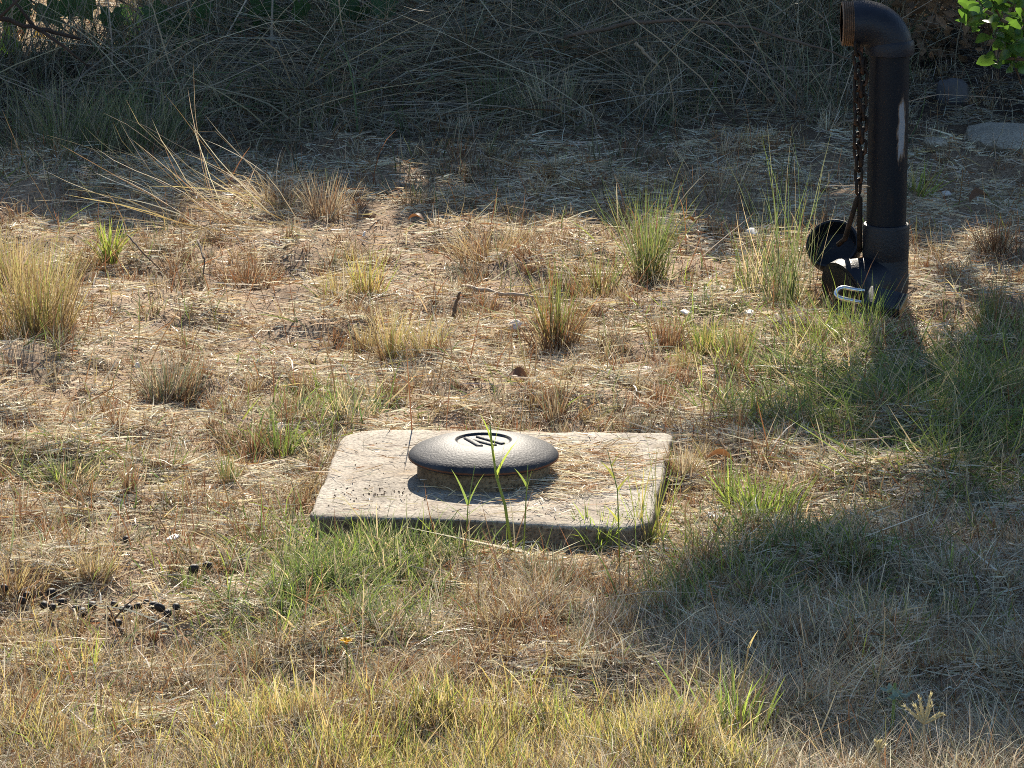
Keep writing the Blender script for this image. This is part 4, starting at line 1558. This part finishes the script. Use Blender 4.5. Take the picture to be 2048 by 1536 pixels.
# leaning stalks across the shade line at the left
A = Acc()
p0 = G(520, 455)
n = 125
P = np.array([G(RNG.uniform(360, 620), RNG.uniform(390, 480)) for _ in range(n)])
D = np.stack([-RNG.uniform(.5, 2.6, n), RNG.normal(.05, .2, n), np.where(RNG.uniform(0, 1, n) < .35, RNG.uniform(1.0, 1.9, n), RNG.uniform(.25, .9, n))], 1)
C0, C1 = pick_colors(n, {'gold': 3, 'straw': 4, 'pale': 1.5, 'brown': 1}, .2)
bd = np.stack([RNG.normal(0, .3, n), np.zeros(n), RNG.normal(-.15, .4, n)], 1)
A.add(*blades(P, D, RNG.uniform(.10, .31, n), RNG.uniform(.0011, .0021, n), C0, C1, 6, bd, .4, .04))
o = obj("leaning_stalks", A.mesh("leaning_stalks", M_DRY, p0), None, p0)
tag(o, "bundle of long straw stalks leaning left across the shade line", "grass stalks")

# tall single shoots with leaves along the stem
def shoot(name, pix, zs, r, mat_stem, col, leaves, label, cat="grass shoot"):
    P = [Vector(GY(u_, v_, y_)) for (u_, v_), y_ in zip(pix, zs)]
    P[0].z = float(gh(P[0].x, P[0].y)) - .002
    base = P[0].copy()
    e = empty(name, base)
    tag(e, label, cat)
    Q = [q - base for q in P]
    obj("stem", pymesh("stem", tube(Q, [r * (1 - .6 * i / (len(Q) - 1)) for i in range(len(Q))], 6), mat_stem), e)
    for fr, dx, dz, L_ in leaves:
        k = fr * (len(Q) - 1)
        i = min(int(k), len(Q) - 2)
        q = Q[i].lerp(Q[i + 1], k - i)
        A = Acc()
        c = np.array([col])
        A.add(*blades(np.zeros((1, 3)), np.array([[dx, random.uniform(-.3, .1), dz]]), np.array([L_]), np.array([.0034]), c, c * 1.15, 4, np.array([[dx * .4, 0, -.3]]), .9))
        o = obj("blade", A.mesh("blade", M_GREEN), e, q)
    return e


M_GSTEM = leaf_material("green_stem", .25, .4, .5, (1, 1, .8), (.26, .34, .07))
M_SSTEM = leaf_material("straw_stem", .2, .45, .5, (1, 1, .9), (.5, .38, .2))
yb = 5.505
shoot("grass_shoot", [(1027, 1060), (1010, 1010), (992, 950), (984, 890), (980, 850)], [yb, yb, yb, yb, yb], .0022, M_GSTEM, (.38, .46, .09),
      [(.0, -.5, 1, .03), (.05, .6, 1, .03), (.45, .12, 1, .075), (.5, .35, 1, .06), (.62, -.1, 1, .05), (.7, .16, 1, .055), (.8, -.25, 1, .04)], "tall lime green shoot rising in front of the iron cover")
shoot("grass_shoot", [(1046, 1066), (1052, 1000), (1056, 930)], [yb] * 3, .0012, M_GSTEM, (.30, .38, .09), [(.7, -.4, 1, .03), (.75, .4, 1, .03), (.6, .15, 1, .035)], "small green shoot right of the tall lime green one")
shoot("grass_shoot", [(930, 1068), (936, 1010), (950, 930)], [yb] * 3, .001, M_GSTEM, (.24, .32, .09), [(.35, -.8, 1, .06), (.4, .9, 1, .06), (.5, -.25, 1, .06), (.5, .3, 1, .05)], "thin green shoot with spreading blades left of the tall lime one")
shoot("grass_shoot", [(1240, 1075), (1235, 980), (1215, 900)], [yb - .03] * 3, .0011, M_GSTEM, (.42, .42, .1), [(.3, -.5, 1, .03), (.5, .5, 1, .03), (.65, -.5, 1, .03), (.8, .4, 1, .025)], "thin yellow shoot over the slab's right side")
shoot("grass_shoot", [(1490, 1480), (1480, 1400), (1496, 1300), (1500, 1285)], [4.75] * 4, .0016, M_SSTEM, (.5, .4, .2), [(.5, .35, 1, .03), (.75, .3, 1, .025)], "pale straw stem standing at the bottom right of the turf")
shoot("grass_shoot", [(1735, 1500), (1752, 1380), (1768, 1290), (1770, 1215)], [4.8] * 4, .0011, M_SSTEM, (.4, .33, .2), [], "long thin straw stem rising in the shade at the lower right")

# grass with finger-like seed heads
def seed_head(base_px, head_px, y_, fingers, r, label):
    B, H = Vector(GY(*base_px, y_)), Vector(GY(*head_px, y_))
    e = empty("windmill_grass", B)
    tag(e, label, "seed head", "finger-like seed heads")
    obj("stem", pymesh("stem", tube([(0, 0, 0), (H - B) * .5 + Vector((.004, 0, 0)), H - B], .0010, 6), M_SSTEM), e)
    for dx, dz, L_ in fingers:
        d = Vector((dx, random.uniform(-.3, .3), dz)).normalized()
        q = H - B
        V, F = tube([q + d * L_ * t for t in (0, .2, .5, .8, 1)], [r * .7, r, r * .85, r * .6, r * .15], 6)
        parts = [(V, F)]
        for k in range(26):                            # bristly spikelets
            t = random.uniform(.03, .95)
            s = d.orthogonal().normalized()
            s.rotate(Matrix.Rotation(random.uniform(0, 6.28), 3, d))
            q2 = q + d * L_ * t
            tip = q2 + (s * .8 + d * 1.2).normalized() * r * 3.2
            o_ = d.cross(s) * r * .5
            parts.append(([tuple(q2 - o_), tuple(q2 + o_), tuple(tip)], [(0, 1, 2)]))
        obj("finger", pymesh("finger", join(*parts), leaf_mat_seed), e)
    return e


leaf_mat_seed = leaf_material("seed_head", .35, .5, .4, (1, 1, .85), (.66, .58, .34))
seed_head((1838, 1585), (1848, 1447), 4.60, [(-.95, .85, .030), (-.5, .95, .024), (-.25, 1.4, .033), (.3, 1.3, .034), (.42, 1, .024), (1.1, .75, .024), (1.1, .62, .025)], .0019, "pale finger-like grass seed head spreading wide in the lower right shade")
seed_head((1754, 1640), (1757, 1505), 4.50, [(-.3, 1.2, .014), (-.05, 1.2, .015), (.25, 1.2, .014), (.7, .9, .012)], .0017, "smaller pale seed head left of the wide finger-like one")

# grey leafed plant in the shade, lower right
p = GG(1775, 1508)
gp = empty("leafy_weed", tuple(p))
tag(gp, "small grey green leafy weed standing in the shade at the lower right", "plant")
topz = GY(1790, 1366, p[1])
q = Vector(topz) - gp.location
obj("stem", pymesh("stem", tube([(0, 0, 0), q * .5 + Vector((.002, 0, 0)), q], [.0022, .002, .0016], 6), M_GSTEM), gp)
wl = pymesh("leaf", leafshape(.022, .009, -.7, oval, 7), M_GREYLEAF)
for k in range(9):
    o = obj("leaf", wl, gp, q + Vector((0, 0, -.0015 * k)))
    o.rotation_euler = (0, R(random.uniform(-10, 45)), k * 2.4)
    o.scale = (random.uniform(.7, 1.1),) * 3

# ------------------------------------------------------------------ vine with lobed leaves, upper left
def lobed(size):
    V, F = [(0, 0, 0)], []
    lob = [(-150, .55), (-125, .85), (-100, .62), (-78, .95), (-58, .72), (-35, .9), (-22, .75), (0, 1.25), (22, .75), (35, .9), (58, .72), (78, .95), (100, .62), (125, .85), (150, .55), (180, .12)]
    for a_, r_ in lob:
        x_, y_ = r_ * math.cos(R(a_)), r_ * math.sin(R(a_))
        V.append((x_ * size * .5, y_ * size * .5, (abs(y_) * .22 - .12 * r_ * r_) * size * .5))
    for k in range(len(lob)):
        F.append((0, 1 + k, 1 + (k + 1) % len(lob)))
    return V, F


vn = empty("vine", tuple(GY(330, 120, 9.75)))
vn.location.z = 0
tag(vn, "dark climbing vine with broad lobed leaves hanging at the upper left", "vine")
vm = [pymesh("leaf", lobed(s_), M_VINE, False) for s_ in (.075, .09, .11)]
VL = [(12, 14), (48, 18), (95, 16), (20, 60), (165, 4), (130, 2), (215, 30), (225, 95), (120, 130), (150, 110), (175, 150), (140, 160), (205, 100), (200, 180), (230, 60), (260, 30),
      (165, 185), (110, 175), (250, 120), (280, 75), (300, 20), (340, 40), (360, 90), (330, 130), (395, 20), (420, 60), (450, 15), (480, 50), (520, 15), (640, 25), (680, 10), (665, 48), (720, 20),
      (760, 8), (700, 40), (735, 30), (600, 12), (560, 30), (-40, 20), (-90, 60), (-60, 110), (-140, 30), (25, 8), (290, 150), (240, 165), (375, 140)]
for u_, v_ in VL:
    yy = random.uniform(9.05, 9.5)
    o = obj("leaf", random.choice(vm), vn, Vector(GY(u_ + random.uniform(-8, 8), v_, yy)) - vn.location)
    o.rotation_euler = (R(random.uniform(35, 95)), R(random.uniform(55, 110)), R(random.uniform(-40, 40)))
    o.scale = (random.uniform(.75, 1.0),) * 3
stems = [tube([Vector(GY(a_, b_, 9.4)) - vn.location for a_, b_ in pp], .0022, 5) for pp in
         (((-120, -40), (60, 0), (150, 60), (190, 120)), ((100, -60), (260, 10), (330, 80), (350, 150)), ((330, -60), (480, 5), (640, 10), (760, 0)), ((300, 150), (250, 175), (190, 190)))]
obj("stem", pymesh("stem", join(*stems), M_DARKBARK), vn)
# the one sunlit leaf at the left edge
p = GY(8, 68, 9.3)
o = obj("leaf", vm[1], vn, Vector(p) - vn.location)
o.data = pymesh("leaf", leafshape(.07, .05, .2, oval), M_GLOSSY)
o["label"] = "bright sunlit green leaf"
o.rotation_euler = (R(80), R(75), 0.2)

# ------------------------------------------------------------------ glossy shrub, upper right
gs = empty("glossy_shrub", (1.08, 7.8, 0))
tag(gs, "sunlit shrub branch with small glossy rounded green leaves at the upper right", "shrub")
gm_ = [pymesh("leaf", leafshape(l_, l_ * .62, c_, obov, 7), M_GLOSSY) for l_, c_ in ((.036, .25), (.043, .35), (.031, .15))]
ros = [(1945, 20), (1935, 50), (1985, 15), (2005, 30), (2030, 12), (2045, 35), (1990, 75), (2020, 60), (2050, 70), (2010, 95), (2040, 105), (2060, 120), (1995, 125), (2025, 130), (2070, 60),
       (2090, 30), (2085, 95), (1960, 5), (2015, 0), (2110, 70), (2120, 20), (2100, 130), (2140, 100), (2035, 85), (1975, 45), (2060, 5)]
sub = []
for u_, v_ in ros:
    yy = random.uniform(7.70, 7.84)
    c = Vector(GY(u_, v_, yy)) - gs.location
    sub.append(tube([c + Vector((random.uniform(.0, .03), .03, -.04 + random.uniform(0, .1))), c + Vector((0, .01, .01)), c], [.002, .0017, .0014], 5))
    for k in range(random.randint(5, 7)):
        o = obj("leaf", random.choice(gm_), gs, c + Vector((random.uniform(-1, 1), random.uniform(-1, 1), random.uniform(-1, 1))) * .004)
        o.rotation_euler = (R(random.uniform(20, 75)), R(random.uniform(-70, 40)), k * 1.15 + random.uniform(-.3, .3))
        o.scale = (random.uniform(.75, 1.15),) * 3
main = [tube([Vector(GY(a_, b_, 7.77)) - gs.location for a_, b_ in pp], .0035, 6) for pp in (((2150, 160), (2080, 60), (2020, -20)), ((2120, 130), (2040, 60), (1950, 10)), ((2130, 150), (2060, 120), (2000, 115)))]
obj("stem", pymesh("stem", join(*main, *sub), M_BARK), gs)

# dead brown leaves hanging and lying under the hedge at the right
dl = []
n = 900
u = RNG.uniform(1790, 2080, n)
v = RNG.uniform(-30, 118, n)
P = np.array([GY(a_, b_, yy) for a_, b_, yy in zip(u, v, RNG.uniform(9.0, 9.7, n))])
P = P[P[:, 2] > .005]
V, T = leaf_cloud(P, .028)
nl = len(P)
cols = np.repeat(np.array([.20, .12, .065]) * RNG.uniform(.5, 1.5, (nl, 1)), 4, axis=0)
tag(obj("dead_leaves", np_mesh("dead_leaves", V, [T], M_DRY, cols, False)), "brown dead leaves caught under the hedge behind the standpipe", "dead leaves", None, 'stuff')

# crumbs of earth on the slab
acc_v, acc_f = [], []
m = 190
cx_ = np.concatenate([RNG.normal(G(760, 985, SLAB_Z)[0], .06, m // 2), RNG.uniform(-.22, .17, m // 2)])
cy_ = np.concatenate([RNG.normal(G(760, 985, SLAB_Z)[1], .022, m // 2), RNG.uniform(5.56, 5.98, m // 2)])
k = in_slab(cx_, cy_, -.015) & (np.hypot(cx_ - LIDC[0], cy_ - LIDC[1]) > .093)
for a_, b_ in zip(cx_[k], cy_[k]):
    s_ = random.uniform(.0005, .0015)
    o_ = len(acc_v)
    c = Vector((a_, b_, SLAB_Z + s_ * .4))
    for d in ((1, 0, 0), (-1, 0, 0), (0, 1, 0), (0, -1, 0), (0, 0, 1), (0, 0, -1)):
        acc_v.append(tuple(c + Vector(d) * s_ * random.uniform(.7, 1.3)))
    for f in ((0, 2, 4), (2, 1, 4), (1, 3, 4), (3, 0, 4), (2, 0, 5), (1, 2, 5), (3, 1, 5), (0, 3, 5)):
        acc_f.append(tuple(i + o_ for i in f))
tag(obj("dirt_crumbs", pymesh("dirt_crumbs", (acc_v, acc_f), M_DIRT, False)), "brown crumbs of earth scattered on the slab", "dirt", None, 'stuff')
